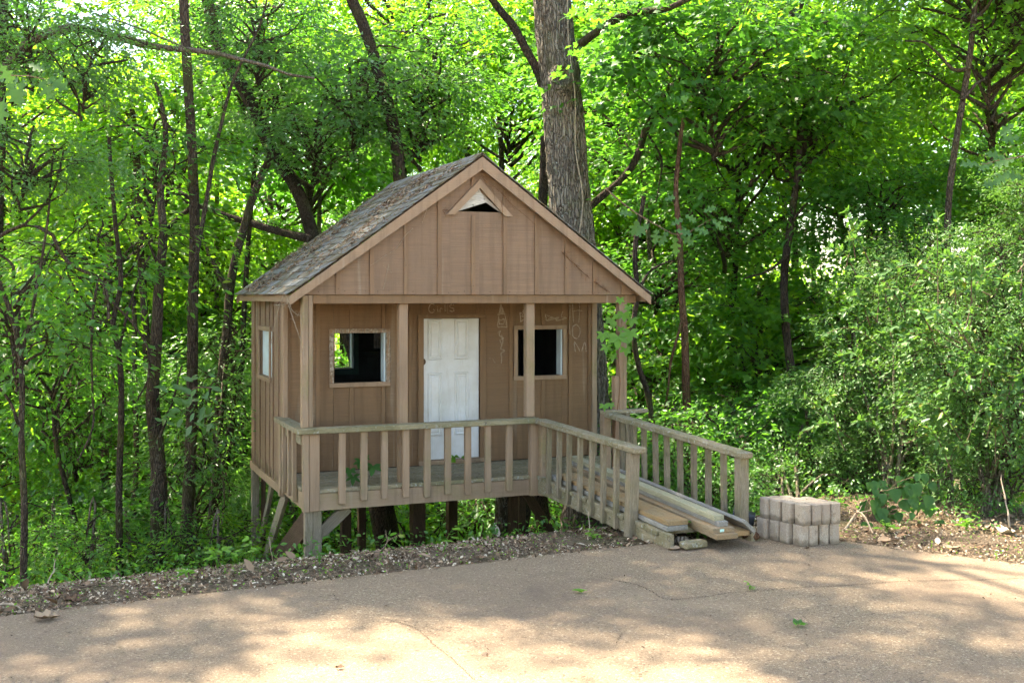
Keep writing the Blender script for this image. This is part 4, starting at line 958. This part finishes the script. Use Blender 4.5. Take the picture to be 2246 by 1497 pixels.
for d, kind, s, mats, rows in layout:
    for i, (px, tiers) in enumerate(rows):
        dd = d+R.uniform(-1.4, 1.4); key = min(LB, key=lambda q: abs(q-d))
        bg_tree(px, dd, tiers, kind, mats, R.uniform(14, 26), R.choice(['bark', 'bark_dark', 'bark_pale']), LB[key]+', '+(ORD[i] if i == 0 else ORD[i]+' from the left'), LB[key]+' row', s)

# --- tall canopy trees beside the drive that shade it, crowns above the picture
for k, (x, y, z, s) in enumerate([(-6.7, 13.8, 16.4, .68), (-10.2, 14.9, 17, .95), (-11.5, 10.0, 16, .85), (-13.2, 12.4, 17, 1.0), (-9.9, 16.6, 17., .95), (-8.5, 15.2, 16.2, .85)]):
    t = tree_root('canopy_tree', 'tall tree whose crown closes over the driveway above the picture', (x, y), group='canopy trees over the driveway')
    trunk(t, [Vector((x, y, gz(x, y))), Vector((x+.2, y, z*.5)), Vector((x, y, z))], .16, .08, 'bark', seed=k)
    add_crown(t, 'canopy', k % 3, (x, y, z), s, 'leaf_mid')
t = STRAIGHT; top = W(375, -1900, 12.9)
for k, (x, y, z, s) in enumerate([(-4.9, 11.1, 16.2, .70), (-7.3, 14.8, 16.6, .75)]):
    add_crown(t, 'canopy', k, (x, y, z), s, 'leaf_mid')
    trunk(t, [top-Vector((0, 0, 1.2)), (top+Vector((x, y, z)))/2, Vector((x, y, z-.3))], .06, .03, 'bark', n=12, sides=6, ext=False, nm='limb', seed=k)

# --- shrubs: bright bush on the right, saplings by the stilts, undergrowth along the bank
def shrub(name, label, px, py, d, parts, cat='bush', group=None):
    b = W(px, py, d); t = tree_root(name, label, (b.x, b.y), cat, group)
    for kind, var, x, y, dd, s, mt in parts:
        c = W(x, y, d+dd); add_crown(t, kind, var, c, s, mt)
        trunk(t, [Vector((b.x+R.uniform(-.1, .1), b.y, gz(b.x, b.y))), (Vector((b.x, b.y, 0))+c)/2+Vector((R.uniform(-.1, .1), 0, .1)), c], .024, .009, 'bark_pale', n=12, sides=5, nm='stem', seed=abs(int(x)))
    return t
def bush_parts(rows, mt='leaf_bush'): return [('bush', R.randrange(3), x, y, dd, s, mt) if k % 5 not in (1, 3) else ('sapling', k % 2, x, y, dd+.1, s*1.15, mt) for k, (x, y, dd, s) in enumerate(rows)]
shrub('privet_bush', 'tall sunlit small leaved bush filling the right edge', 2170, 1120, 10.2, bush_parts([(2215, 1000, 0, .55), (2250, 860, -.2, .6), (2150, 880, .3, .5), (2075, 800, .5, .45), (2160, 720, .2, .5), (2255, 690, .0, .5), (2090, 640, .7, .42), (2200, 560, .5, .45), (2140, 1000, .6, .45), (2260, 440, .4, .4)]))
shrub('privet_bush', 'sunlit small leaved bush left of the tallest one, behind the heart leaves', 1960, 1110, 11., bush_parts([(2010, 930, .3, .5), (1930, 830, .5, .42), (2010, 720, .6, .45), (1870, 720, .9, .4), (1945, 620, .9, .42), (1830, 850, 1., .45), (2040, 560, 1., .4), (1900, 960, .8, .45)]))
def shoots(t, n, d, x0, x1, y0, y1, mat, seed):
    g2 = random.Random(seed)
    for k in range(n):
        a = W(g2.uniform(x0, x1), g2.uniform(y0, y1), d+g2.uniform(-.3, .5)); L = g2.uniform(.45, .95)
        dr_ = Vector((g2.uniform(-1, .35), g2.uniform(-.8, .1), g2.uniform(.1, 1.))).normalized()*L
        P = smooth_path([a, a+dr_*.55+Vector((0, 0, .06)), a+dr_-Vector((0, 0, .16*L))], 12)
        V, Fq = tube(P-np.array(t.location), np.linspace(.006, .002, 12), 4); link('shoot', mesh_np('shoot', V, Fq), M['twig'], t)
        m = 44; i = np.array([g2.uniform(2, 10.9) for _ in range(m)]); i0 = i.astype(int); Q = P[i0]+(P[np.minimum(i0+1, 11)]-P[i0])*(i-i0)[:, None]
        T = P[np.minimum(i0+1, 11)]-P[i0]; T /= np.linalg.norm(T, axis=1)[:, None]; r2 = np.random.default_rng(seed*100+k)
        D = T*.6+r2.normal(size=(m, 3))*.75; Nn = np.array((0, -.25, 1.))+r2.normal(size=(m, 3))*.35
        link('shoot_leaves', leaves('shoot_leaves', Q-np.array(t.location), D, Nn, r2.uniform(.045, .095, m), 'ovate', r2.random(m)), M[mat], t)
PB = [o for o in bpy.data.objects if o.name.startswith('privet_bush')]
shoots(PB[0], 34, 9.8, 2040, 2250, 560, 1050, 'leaf_bush', 3); shoots(PB[1], 26, 10.6, 1830, 2040, 560, 1000, 'leaf_bush', 4)
shrub('sapling', 'sunlit saplings seen low through the stilts', 860, 1200, 19.5, [('sapling', 1, 700, 1160, 0, 1.3, 'leaf_bright'), ('sapling', 1, 860, 1140, .4, 1.4, 'leaf_bright'), ('sapling', 0, 1000, 1160, .2, 1.3, 'leaf_bright'), ('sapling', 1, 1150, 1150, .8, 1.4, 'leaf_bright')], 'sapling')
shrub('sapling', 'tall leafy sapling rising behind the bright bushes at right', 2060, 1000, 13.2, [('mid', 1, 2060, 560, .6, .55, 'leaf_mid'), ('mid', 2, 2190, 420, 1., .6, 'leaf_bright'), ('mid', 0, 1930, 470, 1.6, .55, 'leaf_mid'), ('sapling', 1, 2080, 760, .2, 1., 'leaf_mid'), ('sapling', 0, 1930, 900, .6, 1., 'leaf_mid')], 'sapling')
shrub('privet_bush', 'dim bush behind the block pile', 1740, 1120, 11.4, bush_parts([(1700, 1070, .3, .5), (1870, 1060, .2, .5), (1780, 1030, .9, .5)], 'leaf_glossy')+[('mid', 0, 1650, 930, 3., .5, 'leaf_mid'), ('mid', 2, 1790, 900, 2.6, .5, 'leaf_mid'), ('sapling', 0, 1720, 1000, 1.6, .7, 'leaf_mid')])
shrub('privet_bush', 'dim bush showing between the far ramp balusters', 1520, 1100, 12.2, [('bush', 1, 1480, 1010, .5, .7, 'leaf_mid'), ('sapling', 1, 1580, 960, .9, .9, 'leaf_mid'), ('bush', 2, 1560, 1080, .0, .7, 'leaf_mid')])
shrub('sapling', 'leafy sapling with long drooping leaves just left of the playhouse wall', 450, 1200, 13.2, [('sapling', 0, 450, 900, 0, .8, 'leaf_glossy'), ('sapling', 0, 430, 1050, .2, .75, 'leaf_glossy'), ('sapling', 0, 500, 760, 1.4, .7, 'leaf_glossy')], 'sapling')
shrub('sapling', 'low green saplings crowding behind the stilts', 640, 1230, 16.2, [('sapling', 1, 640, 1130, 0, 1.1, 'leaf_mid'), ('sapling', 1, 760, 1150, .4, 1.1, 'leaf_bright'), ('sapling', 0, 900, 1140, .2, 1., 'leaf_mid')], 'sapling')
shrub('sapling', 'green undergrowth showing under the right half of the porch', 1040, 1230, 16.5, [('sapling', 1, 1040, 1140, 0, 1.1, 'leaf_mid'), ('sapling', 0, 1160, 1130, .4, 1.1, 'leaf_mid'), ('sapling', 1, 1260, 1150, .2, 1., 'leaf_mid')], 'sapling')
for k, (px, d) in enumerate([(20, 11.5), (110, 12.4), (190, 11.8), (290, 12.8), (380, 12.), (460, 11.6)]):
    shrub('bank_shrub', 'low leafy shrub behind the left litter bank, '+['first', 'second', 'third', 'fourth', 'fifth', 'sixth'][k]+' from the left edge', px, 1280, d, [('sapling', k % 2, px, 1180+R.randrange(60), 0, .62, ['leaf_mid', 'leaf_bright'][k % 2])], 'shrub', 'low shrubs behind the litter bank')
# foliage hanging over the top left and above the roof
shrub_mats = 'leaf_glossy'
for k, (px, py, d, s, lab) in enumerate([(690, 280, 14.8, .6, 'dark glossy leafed bough above the left roof slope'), (920, 240, 15.8, .65, 'dark glossy leafed bough above the ridge'), (560, 60, 14, .5, 'glossy leafed bough high above the left eave'), (60, 330, 10.4, .42, 'glossy leaf sprays hanging at the upper left edge'), (200, 130, 10.8, .45, 'leaf sprays hanging below the crossing bough')]):
    c = W(px, py, d); t = tag(empty('leafy_bough', c), lab, 'bough', 'leafy boughs hanging into the clearing')
    add_crown(t, 'glossy', k % 3, c, s, 'leaf_glossy')
# --- far woods, one mass
def far_woods():
    n = 78000; g2 = np.random.default_rng(5)
    a = g2.uniform(-.8, .8, n); d = g2.uniform(52, 85, n); zt = 6+4*np.sin(a*9+1)+3.5*np.sin(a*23)+2*np.sin(a*51+2)
    z = -9+(zt+9)*g2.random(n)**.9
    P = np.stack([a*d, d, z], 1)
    keep = np.array([mnoise.noise((p[0]*.22, p[1]*.22, p[2]*.3)) for p in P]) > -.22; P = P[keep]
    m = len(P); D = rdir(m); D[:, 2] -= .3; Nn = np.array((0, -.2, 1.))+g2.normal(size=(m, 3))*.6
    o = link('far_woods', leaves('far_woods', P, D, Nn, g2.uniform(.35, .75, m), 'rhomb', g2.random(m)), M['leaf_bright'])
    tag(o, 'distant mass of sunlit green woodland', kind='stuff')
far_woods()

# ------------------------------------------------------------------ small plants, litter and loose things
def gp(px, py, z=0.):
    t = (CAM_H-z)*F/(py-HY); return Vector(((px-CX)/F*t, t, z))
PLM = {}
def big_leaf(kind, mat, name='leaf'):
    key = (kind, mat)
    if key not in PLM:
        V, Fs = poly_leaf(kind, 1.); me = mesh_np(kind+'_leaf', V, Fs, True, np.full(len(V), .5)); me.materials.append(M[mat]); PLM[key] = me
    return PLM[key]
def place_leaf(parent, kind, mat, p, d, nrm, L, name='leaf'):
    d = Vector(d).normalized(); n = Vector(nrm); n = (n-d*n.dot(d)).normalized(); y = n.cross(d)
    o = link(name, big_leaf(kind, mat), None, parent, Vector(p)-parent.location if parent else Vector(p)); o.rotation_euler = Matrix((d, y, n)).transposed().to_euler(); o.scale = (L, L*R.uniform(.85, 1.15), L*R.uniform(.6, 1.6))
    return o
def stem(parent, pts, r0, r1, mat='twig', n=14, nm='stem', seed=0, wob=.004, sides=5):
    P = smooth_path(pts, n, wob, seed); V, Fq = tube(P-np.array(parent.location if parent else (0, 0, 0)), np.linspace(r0, r1, n), sides)
    return link(nm, mesh_np(nm, V, Fq, True), M[mat], parent)
# palmate creeper leaf: five leaflets from one point
def palmate(parent, p, face, L, mat='leaf_creeper', tilt=0.):
    f = Vector(face).normalized(); down = Vector((0, 0, -1)); down = (down-f*down.dot(f)).normalized(); side = down.cross(f)
    for a in (-1.9, -.95, 0, .95, 1.9):
        a += tilt+R.uniform(-.12, .12); d = down*math.cos(a)+side*math.sin(a)+f*R.uniform(-.05, .25)
        place_leaf(parent, 'plain', mat, p, d, f+Vector((R.uniform(-.25, .25), 0, R.uniform(0, .3))), L*(1-.17*abs(a-tilt)/1.1), 'leaflet')
cr_ = tag(empty('creeper_vine', H2W(3.25, -.02, .2)), 'bright green five fingered creeper climbing the right porch post', 'vine')
stem(cr_, [H2W(3.17, -.01, .22), H2W(3.19, -.03, .7), H2W(3.24, -.02, 1.1), H2W(3.22, -.02, 1.45), H2W(3.27, -.02, 1.75)], .006, .003, 'dryvine', 30)
cd = 11.15
for px, py, L in ((1356, 738, .155), (1382, 728, .125), (1322, 732, .10), (1368, 688, .10), (1378, 672, .07), (1346, 710, .06), (1362, 720, .06), (1352, 690, .05), (1340, 700, .09), (1386, 700, .10), (1330, 760, .09), (1372, 765, .09), (1360, 655, .07), (1345, 780, .07), (1325, 888, .075), (1340, 886, .06)):
    palmate(cr_, W(px, py, cd-R.uniform(.02, .14)), (-.1, -1, .35), L)
pp = tag(empty('porch_seedling', H2W(.62, .06, .2)), 'dark green five leaved seedling growing through the porch deck', 'plant')
for px, py, L in ((790, 1010, .09), (768, 1030, .085), (818, 1022, .12), (775, 1045, .10), (800, 1002, .07)):
    q = W(px, py, 10.28); palmate(pp, q, (.0, -1, .8), L, 'leaf_heart'); stem(pp, [H2W(.62, .1, .2), (H2W(.62, .1, .25)+q)/2, q], .004, .002, n=6)
pp = tag(empty('doorstep_seedling', H2W(1.86, .8, .2)), 'tiny green seedling sprouting in front of the white door', 'plant')
for k in range(7): place_leaf(pp, 'heart', 'leaf_creeper', W(1003+R.uniform(-12, 14), 1008+R.uniform(-8, 8), 11.45), (R.uniform(-1, 1), -.5, R.uniform(-.6, .3)), (0, -.6, 1), R.uniform(.045, .07))
def weed(name, label, p, n, L, h, mat='leaf_creeper', cat='weed', kind='plain', group=None):
    t = tag(empty(name, p), label, cat, group)
    for k in range(n):
        a = R.uniform(0, 6.28); q = Vector(p)+Vector((math.cos(a)*h*R.uniform(.1, .5), math.sin(a)*h*R.uniform(.1, .5), h*R.uniform(.25, 1)))
        stem(t, [p, (Vector(p)+q)/2+Vector((0, 0, .02)), q], .003, .0015, 'leaf_creeper', 5)
        for s_ in range(2): place_leaf(t, kind, mat, q, (math.cos(a+s_*1.5), math.sin(a+s_*1.5), R.uniform(-.3, .5)), (R.uniform(-.3, .3), -.35, 1), L*R.uniform(.6, 1.2))
    return t
def gpt(px, py):                                           # nearest soil point on that sight line
    for d in np.arange(5, 13, .02):
        p = W(px, py, d)
        if p.z <= gz(p.x, p.y) or (dist_edge(p.x, p.y)[0] < 0 and p.z <= 0): p.z = max(p.z, gz(p.x, p.y)); return p
    return gp(px, py)
weed('weed', 'leafy weed sprouting between the two lumber stacks', gp(1532, 1186), 9, .065, .17, 'leaf_mid')
weed('weed', 'pale green weed beside the rotten end of the ramp', gpt(1440, 1188), 6, .055, .13)
weed('weed', 'low weeds at the foot of the near ramp post', gpt(1300, 1188), 8, .05, .11)
weed('weed', 'single broad leaf weed standing in front of the stilts', gpt(972, 1212), 3, .10, .20)
weed('weed', 'weed at the foot of the front corner stilts', gpt(700, 1238), 6, .045, .18, 'leaf_mid')
weed('weed', 'bright weed at the outer back stilt', gpt(552, 1238), 6, .06, .22)
weed('weed', 'bright weeds left of the stilts on the bank', gpt(478, 1246), 10, .07, .16)
weed('weed', 'flat green weed lying on the litter bank', gpt(405, 1268), 7, .07, .05)
weed('weed', 'tiny seedling growing out of the driveway crack', gp(1645, 1293), 4, .03, .05)
weed('weed', 'small green weeds at the far right of the leaf litter', gpt(2120, 1165), 10, .06, .15)
weed('weed', 'grassy weeds right of the heart leaved plant', gpt(1945, 1168), 8, .06, .12)
# heart leaved plant by the block pile
hp = tag(empty('heart_leaf_plant', (3.15, 9.45, gz(3.15, 9.45))), 'low plant with big heart shaped leaves right of the block pile', 'plant')
for k in range(72):
    px, py = R.gauss(1965, 46), R.gauss(1098, 34)
    if not (1885 < px < 2065 and 1035 < py < 1165): continue
    q = W(px, py, 9.35+R.uniform(-.05, .45)); L = R.uniform(.055, .12)
    place_leaf(hp, 'heart', 'leaf_heart', q, (R.uniform(-.6, .6), -.35, -1), (R.uniform(-.35, .35), -1, .75), L)
    if k % 2: stem(hp, [Vector((3.15+R.uniform(-.1, .1), 9.6, .0)), Vector((q.x*.5+1.57, 9.62, q.z*.7)), q], .005, .002, 'twig', 6)
# lobed oak sprays close to the lens and by the roof
def oak_spray(label, twig, pts, d, L, face=(0, -1, .5), kind='oak', mat='leaf_oak', jd=.2):
    t = tag(empty('leafy_twig', W(*twig[0], d)), label, 'twig', 'lobed leaf sprays hanging in the clearing')
    stem(t, [W(x, y, d) for x, y in twig], .007*d/8, .002*d/8, 'twig', 18)
    for x, y, ang, sc_ in pts:
        a = math.radians(ang); q = W(x, y, d+R.uniform(-jd, jd))
        place_leaf(t, kind, mat, q, (math.cos(a), R.uniform(-.3, .3), -math.sin(a)), Vector(face)+Vector((R.uniform(-.3, .3), 0, R.uniform(-.3, .3))), L*sc_)
oak_spray('pale lobed oak leaves hanging at the left edge', [(-60, 165), (40, 168), (110, 172)], [(20, 175, 70, 1), (50, 172, 95, 1.1), (85, 175, 50, 1.), (100, 172, 25, .9), (40, 165, 120, .8), (15, 168, 150, .9), (10, 215, 100, 1.1), (0, 140, 60, .8), (60, 140, 20, .7)], 4.2, .105)
oak_spray('lobed oak leaves hanging right of the gable', [(1330, 415), (1400, 470), (1450, 500), (1480, 515), (1560, 480)], [(1400, 480, 110, 1), (1425, 490, 140, 1), (1440, 500, 95, .9), (1465, 505, 120, 1), (1480, 515, 85, 1.15), (1490, 512, 40, 1), (1480, 505, 10, 1), (1470, 495, -30, .8), (1520, 500, 20, .9), (1560, 480, 40, .9), (1575, 478, 10, .8), (1455, 440, -20, .7), (1500, 470, 30, .8), (1390, 470, 190, .8), (1540, 465, -20, .8)], 9.6, .165)
oak_spray('lobed leaves reaching in at the upper right edge', [(2300, 330), (2230, 345), (2150, 360)], [(2230, 345, 160, 1.1), (2205, 350, 200, 1), (2180, 352, 150, 1), (2150, 360, 180, 1), (2240, 300, 170, 1.1), (2225, 270, 140, .9), (2246, 390, 190, 1), (2215, 380, 150, .9), (2190, 400, 170, .9)], 6.4, .12)
oak_spray('drooping lance leaves on a spray beside the left wall', [(470, 850), (430, 850), (390, 880)], [(400+R.uniform(-45, 90), 880+R.uniform(-60, 60), R.uniform(100, 230), R.uniform(.7, 1.2)) for _ in range(46)], 11.2, .12, (0, -.7, 1), 'plain', 'leaf_glossy', .35)
# dry vines on the gable and eave
def dry(label, lines, Y, r_=.0035, mat='dryvine', off=.004, hairs=0):
    t = tag(empty('dry_vine', H2W(1.7, Y, 2.5)), label, 'vine')
    for k, ln in enumerate(lines):
        pts = []
        for px, py in ln: x, z = on_front(px, py, Y-.016); pts.append(H2W(x, Y-.016-off, z))
        stem(t, pts, r_, r_*.5, mat, 10+6*len(ln), 'tendril', k, .002, 4)
        for h in range(hairs):
            i = R.uniform(0, len(pts)-1.01); a = pts[int(i)].lerp(pts[int(i)+1], i % 1); b = a+EXv*R.uniform(-.05, .05)+Vector((0, 0, R.uniform(-.05, .05)))-EYv*.01
            stem(t, [a, (a+b)/2+Vector((0, 0, .01)), b], r_*.5, r_*.25, mat, 5, 'rootlet', h, 0, 3)
dry('hairy reddish dead vine clinging to the right of the gable', [[(1232, 552), (1250, 570), (1268, 588), (1293, 610)], [(1302, 618), (1320, 630), (1335, 640)]], 0., .0045, 'dryvine', .006, 26)
dry('thin dead tendrils hanging round the gable vent', [[(1055, 385), (1075, 410), (1085, 430), (1083, 450)], [(1060, 392), (1100, 425), (1130, 460)], [(1098, 420), (1120, 445), (1160, 480), (1185, 505)], [(985, 462), (972, 460), (978, 475)], [(1100, 440), (1102, 480), (1098, 520)], [(1018, 385), (1012, 375), (1020, 395)]], -.03, .0028, 'dryvine', .004, 6)
dry('pale curved dead tendril on the left of the gable', [[(905, 500), (890, 515), (868, 545), (838, 565), (812, 582)], [(852, 580), (848, 600), (840, 635)], [(940, 445), (932, 470), (925, 488)]], 0., .003, 'deadtwig', .008, 2)
dry('tangle of dead vine hanging from the front left eave', [[(620, 648), (612, 672), (605, 700), (598, 730), (594, 760)], [(628, 655), (640, 690), (655, 735), (665, 770), (667, 800)], [(632, 660), (645, 685), (660, 694)], [(600, 668), (625, 668)], [(622, 640), (630, 662), (618, 676)]], -.10, .0035, 'deadtwig', .004, 10)
# ------------------------------------------------------------------ litter
def litter(name, label, n, band, size, mat, shape, seed, rb=(0, 1), tilt=.45, lift=.012):
    g2 = np.random.default_rng(seed); X = g2.uniform(-8, 8, n*6); Y = g2.uniform(2.5, 13, n*6); s = dist_edge(X, Y)[0]
    pr = np.interp(s, [band[0]-.02, band[0], band[1], band[2], band[2]+.01], [0, 1, 1, .12, 0])
    cl = np.array([mnoise.noise((x*2.2, y*2.2, seed)) for x, y in zip(X, Y)])
    k = (g2.random(len(X)) < pr*np.clip(.75+cl, 0, 1))
    hx, hy = [], []
    X, Y = X[k][:n], Y[k][:n]; Z = ground_z(X, Y)+lift*g2.random(len(X))+.012; Z = np.where(dist_edge(X, Y)[0] < 0, .006+lift*.6*g2.random(len(X)), Z)
    m = len(X); D = g2.normal(size=(m, 3)); D[:, 2] *= tilt; Nn = np.array((0, 0, 1.))+g2.normal(size=(m, 3))*tilt
    o = link(name, leaves(name, np.stack([X, Y, Z], 1), D, Nn, g2.uniform(*size, m), shape, rb[0]+(rb[1]-rb[0])*g2.random(m)), M[mat]); tag(o, label, kind='stuff'); return o
litter('leaf_litter', 'brown dead leaves and bark chips along the driveway edge', 20000, (-.03, 1.2, 3.), (.012, .05), 'deadleaf', 'ovate', 21)
litter('wood_chips', 'pale chips and straw over the bank on the left', 38000, (-.07, .8, 1.8), (.008, .026), 'deadleaf', 'rhomb', 22, (.55, 1))  # real pale chips, their tone lifted further for sunlight on that bank
litter('large_leaf_litter', 'large curled tan leaves fallen on the soil', 150, (.05, .8, 2.2), (.07, .14), 'deadleaf', 'ovate', 23, (.45, .95), .5, .02)
litter('ground_cover', 'tiny green ground weeds along the driveway edge', 5200, (-.01, .35, 1.5), (.014, .034), 'leaf_creeper', 'rhomb', 24, (0, 1), .5, .03)
litter('ground_cover', 'scattered green seedlings on the bank behind the litter', 3800, (1., 2.4, 3.4), (.03, .07), 'leaf_mid', 'ovate', 25, (0, 1), .5, .16)
litter('drive_litter', 'small leaf crumbs scattered on the driveway', 260, (-2.6, -.1, -.02), (.008, .03), 'deadleaf', 'rhomb', 26, (0, .7), .3, .004)
def roof_litter():
    g2 = np.random.default_rng(31); P = []; 
    while len(P) < 2800:
        d = g2.uniform(.05, SLEN); y = g2.uniform(Y0R, Y1R-.02)
        v = mnoise.noise((d*1.1, y*3.3, 4))+.35*mnoise.noise((d*5, y*9, 7))
        if v < .08+.1*(y < .4): continue
        x = RX-d*math.cos(TH)-.03*math.sin(TH); z = roof_z(RX)+.09-d*math.sin(TH)+.036*math.cos(TH)+.006
        P.append(tuple(H2W(x, y, z+g2.uniform(0, .012))))
    P = np.array(P); m = len(P); nr_ = np.array(tuple(EXv*-math.sin(TH)+Vector((0, 0, math.cos(TH)))))
    D = g2.normal(size=(m, 3)); D -= nr_*(D@nr_)[:, None]*.8; Nn = nr_+g2.normal(size=(m, 3))*.35
    o = link('roof_litter', leaves('roof_litter', P, D, Nn, g2.uniform(.015, .05, m), 'ovate', g2.uniform(.15, .85, m)), M['deadleaf']); tag(o, 'dry brown leaves lying in drifts on the left roof slope', kind='stuff')
    parts = []
    for k in range(46):
        d = g2.uniform(.05, SLEN*.97); y = g2.uniform(Y0R, Y1R-.3); a = g2.uniform(-.5, .5); L = g2.uniform(.1, .45)
        def at(dd, yy): return H2W(RX-dd*math.cos(TH)-.04*math.sin(TH), yy, roof_z(RX)+.09-dd*math.sin(TH)+.046*math.cos(TH))
        p0 = at(d, y); p1 = at(min(SLEN, max(.02, d+L*math.sin(a))), y+L*math.cos(a)*.7); parts.append(tube(smooth_path([p0, (p0+p1)/2+Vector((0, 0, .012)), p1], 6), np.linspace(.004, .002, 6), 4))
    V, Fq = join(parts); tag(link('roof_twigs', mesh_np('roof_twigs', V, Fq), M['deadtwig']), 'dead twigs scattered over the left roof slope', kind='stuff')
roof_litter()
for k, (px, py, kind, L, lab, mat, ang) in enumerate([
    (75, 1362, 'maple', .15, 'large curled tan leaf on the driveway at the far left', 'deadleaf', 20), (1255, 1300, 'plain', .10, 'small green leaf lying left of the driveway crack', 'leaf_creeper', 0), (1740, 1372, 'maple', .085, 'fresh green leaf lying on the right of the driveway', 'leaf_mid', -20),
    (1465, 1208, 'plain', .12, 'tan leaf on the driveway edge by the ramp end', 'deadleaf', 10), (1765, 1206, 'plain', .06, 'small dark leaf in front of the blocks', 'deadleaf', 40), (735, 1467, 'plain', .05, 'dark leaf scrap near the bottom of the picture', 'deadleaf', 0),
    (1925, 1192, 'plain', .13, 'flat tan leaf right of the block pile', 'deadleaf', 0), (2080, 1210, 'maple', .13, 'pinkish tan lobed leaf on the soil at right', 'deadleaf', 30), (2195, 1175, 'maple', .20, 'very pale large leaf lying at the right edge', 'deadleaf', 15), (140, 1322, 'maple', .12, 'brown leaf where the bank meets the driveway at left', 'deadleaf', 0)]):
    p = gpt(px, py) if py < 1300 or px < 300 else gp(px, py); p.z += .012
    V, Fs = poly_leaf(kind, L); g2 = np.random.default_rng(k); V[:, 2] = np.abs(V[:, 1])*.5+.35*L*(V[:, 0]/L-.5)**2+g2.normal(size=len(V))*.004
    me = mesh_np('fallen_leaf', V, Fs, True, np.full(len(V), (.95 if 'pale' in lab else .78 if 'tan' in lab else .2)))
    o = link('fallen_leaf', me, M[mat], None, p, (0, 0, math.radians(ang))); tag(o, lab, 'leaf', 'single leaves fallen in the open')
def stick(label, pts, r0, mat='deadtwig', side=0, z=.015):
    P = []
    for px, py, h in pts: q = gpt(px, py); q.z += z+h; P.append(q)
    t = empty('stick', P[0]); tag(t, label, 'stick', 'dead sticks lying about'); stem(t, P, r0, r0*.5, mat, 14, 'wood', int(pts[0][0]), .006)
    for k in range(side): a = P[1]; b = a+Vector((R.uniform(-.15, .15), R.uniform(-.1, .1), R.uniform(.02, .12))); stem(t, [a, (a+b)/2, b], r0*.5, r0*.2, mat, 5, 'twig')
stick('bleached stick at the far left of the bank', [(-10, 1332, 0), (25, 1335, .01), (50, 1340, 0)], .012)
stick('thin grey stick on the left litter bank', [(85, 1290, 0), (105, 1300, .01), (128, 1314, 0)], .007)
stick('long dark stick lying along the left litter bank', [(150, 1297, 0), (200, 1292, .01), (258, 1288, 0)], .008, 'twig', 1)
stick('stick poking up from the bank beside the thin forked tree', [(105, 1285, 0), (115, 1272, .04), (122, 1262, .1)], .006)
stick('twig standing at the foot of the stilts', [(598, 1240, 0), (595, 1232, .08), (590, 1228, .16)], .005)
stick('crooked twig under the middle of the porch', [(838, 1208, 0), (850, 1204, .05), (846, 1200, .12)], .007, 'twig', 2)
stick('forked dead branch right of the block pile', [(1852, 1165, 0), (1880, 1160, .12), (1915, 1178, .02)], .012, 'deadtwig', 3)
stick('leaning dead stem in the litter at the far right', [(2215, 1160, 0), (2205, 1155, .22), (2196, 1150, .42)], .010, 'deadtwig', 1)
stick('thin twig standing under the ramp', [(1290, 1190, 0), (1292, 1182, .1), (1290, 1176, .2)], .006)
# rotten wood by the ramp end
def log(label, a, b, r_, mat, seed):
    g2 = np.random.default_rng(seed); P = smooth_path([a, (Vector(a)+Vector(b))/2+Vector((0, 0, .01)), b], 9); V, Fq = tube(P, np.array([.3, .8, 1, .95, 1, .9, .95, .7, .25])*r_, 9, seed, .22)
    tag(link('rotten_wood', mesh_np('rotten_wood', V, Fq), M[mat]), label, 'wood')
log('rotten mossy chunk of wood at the near ramp corner', gp(1480, 1194)+Vector((0, 0, .03)), gp(1520, 1198)+Vector((0, 0, .025)), .035, 'bark_oak', 2)
log('dark bark chunk between the lumber and the blocks', gp(1626, 1180)+Vector((0, 0, .03)), gp(1666, 1186)+Vector((0, 0, .03)), .035, 'bark_red', 3)
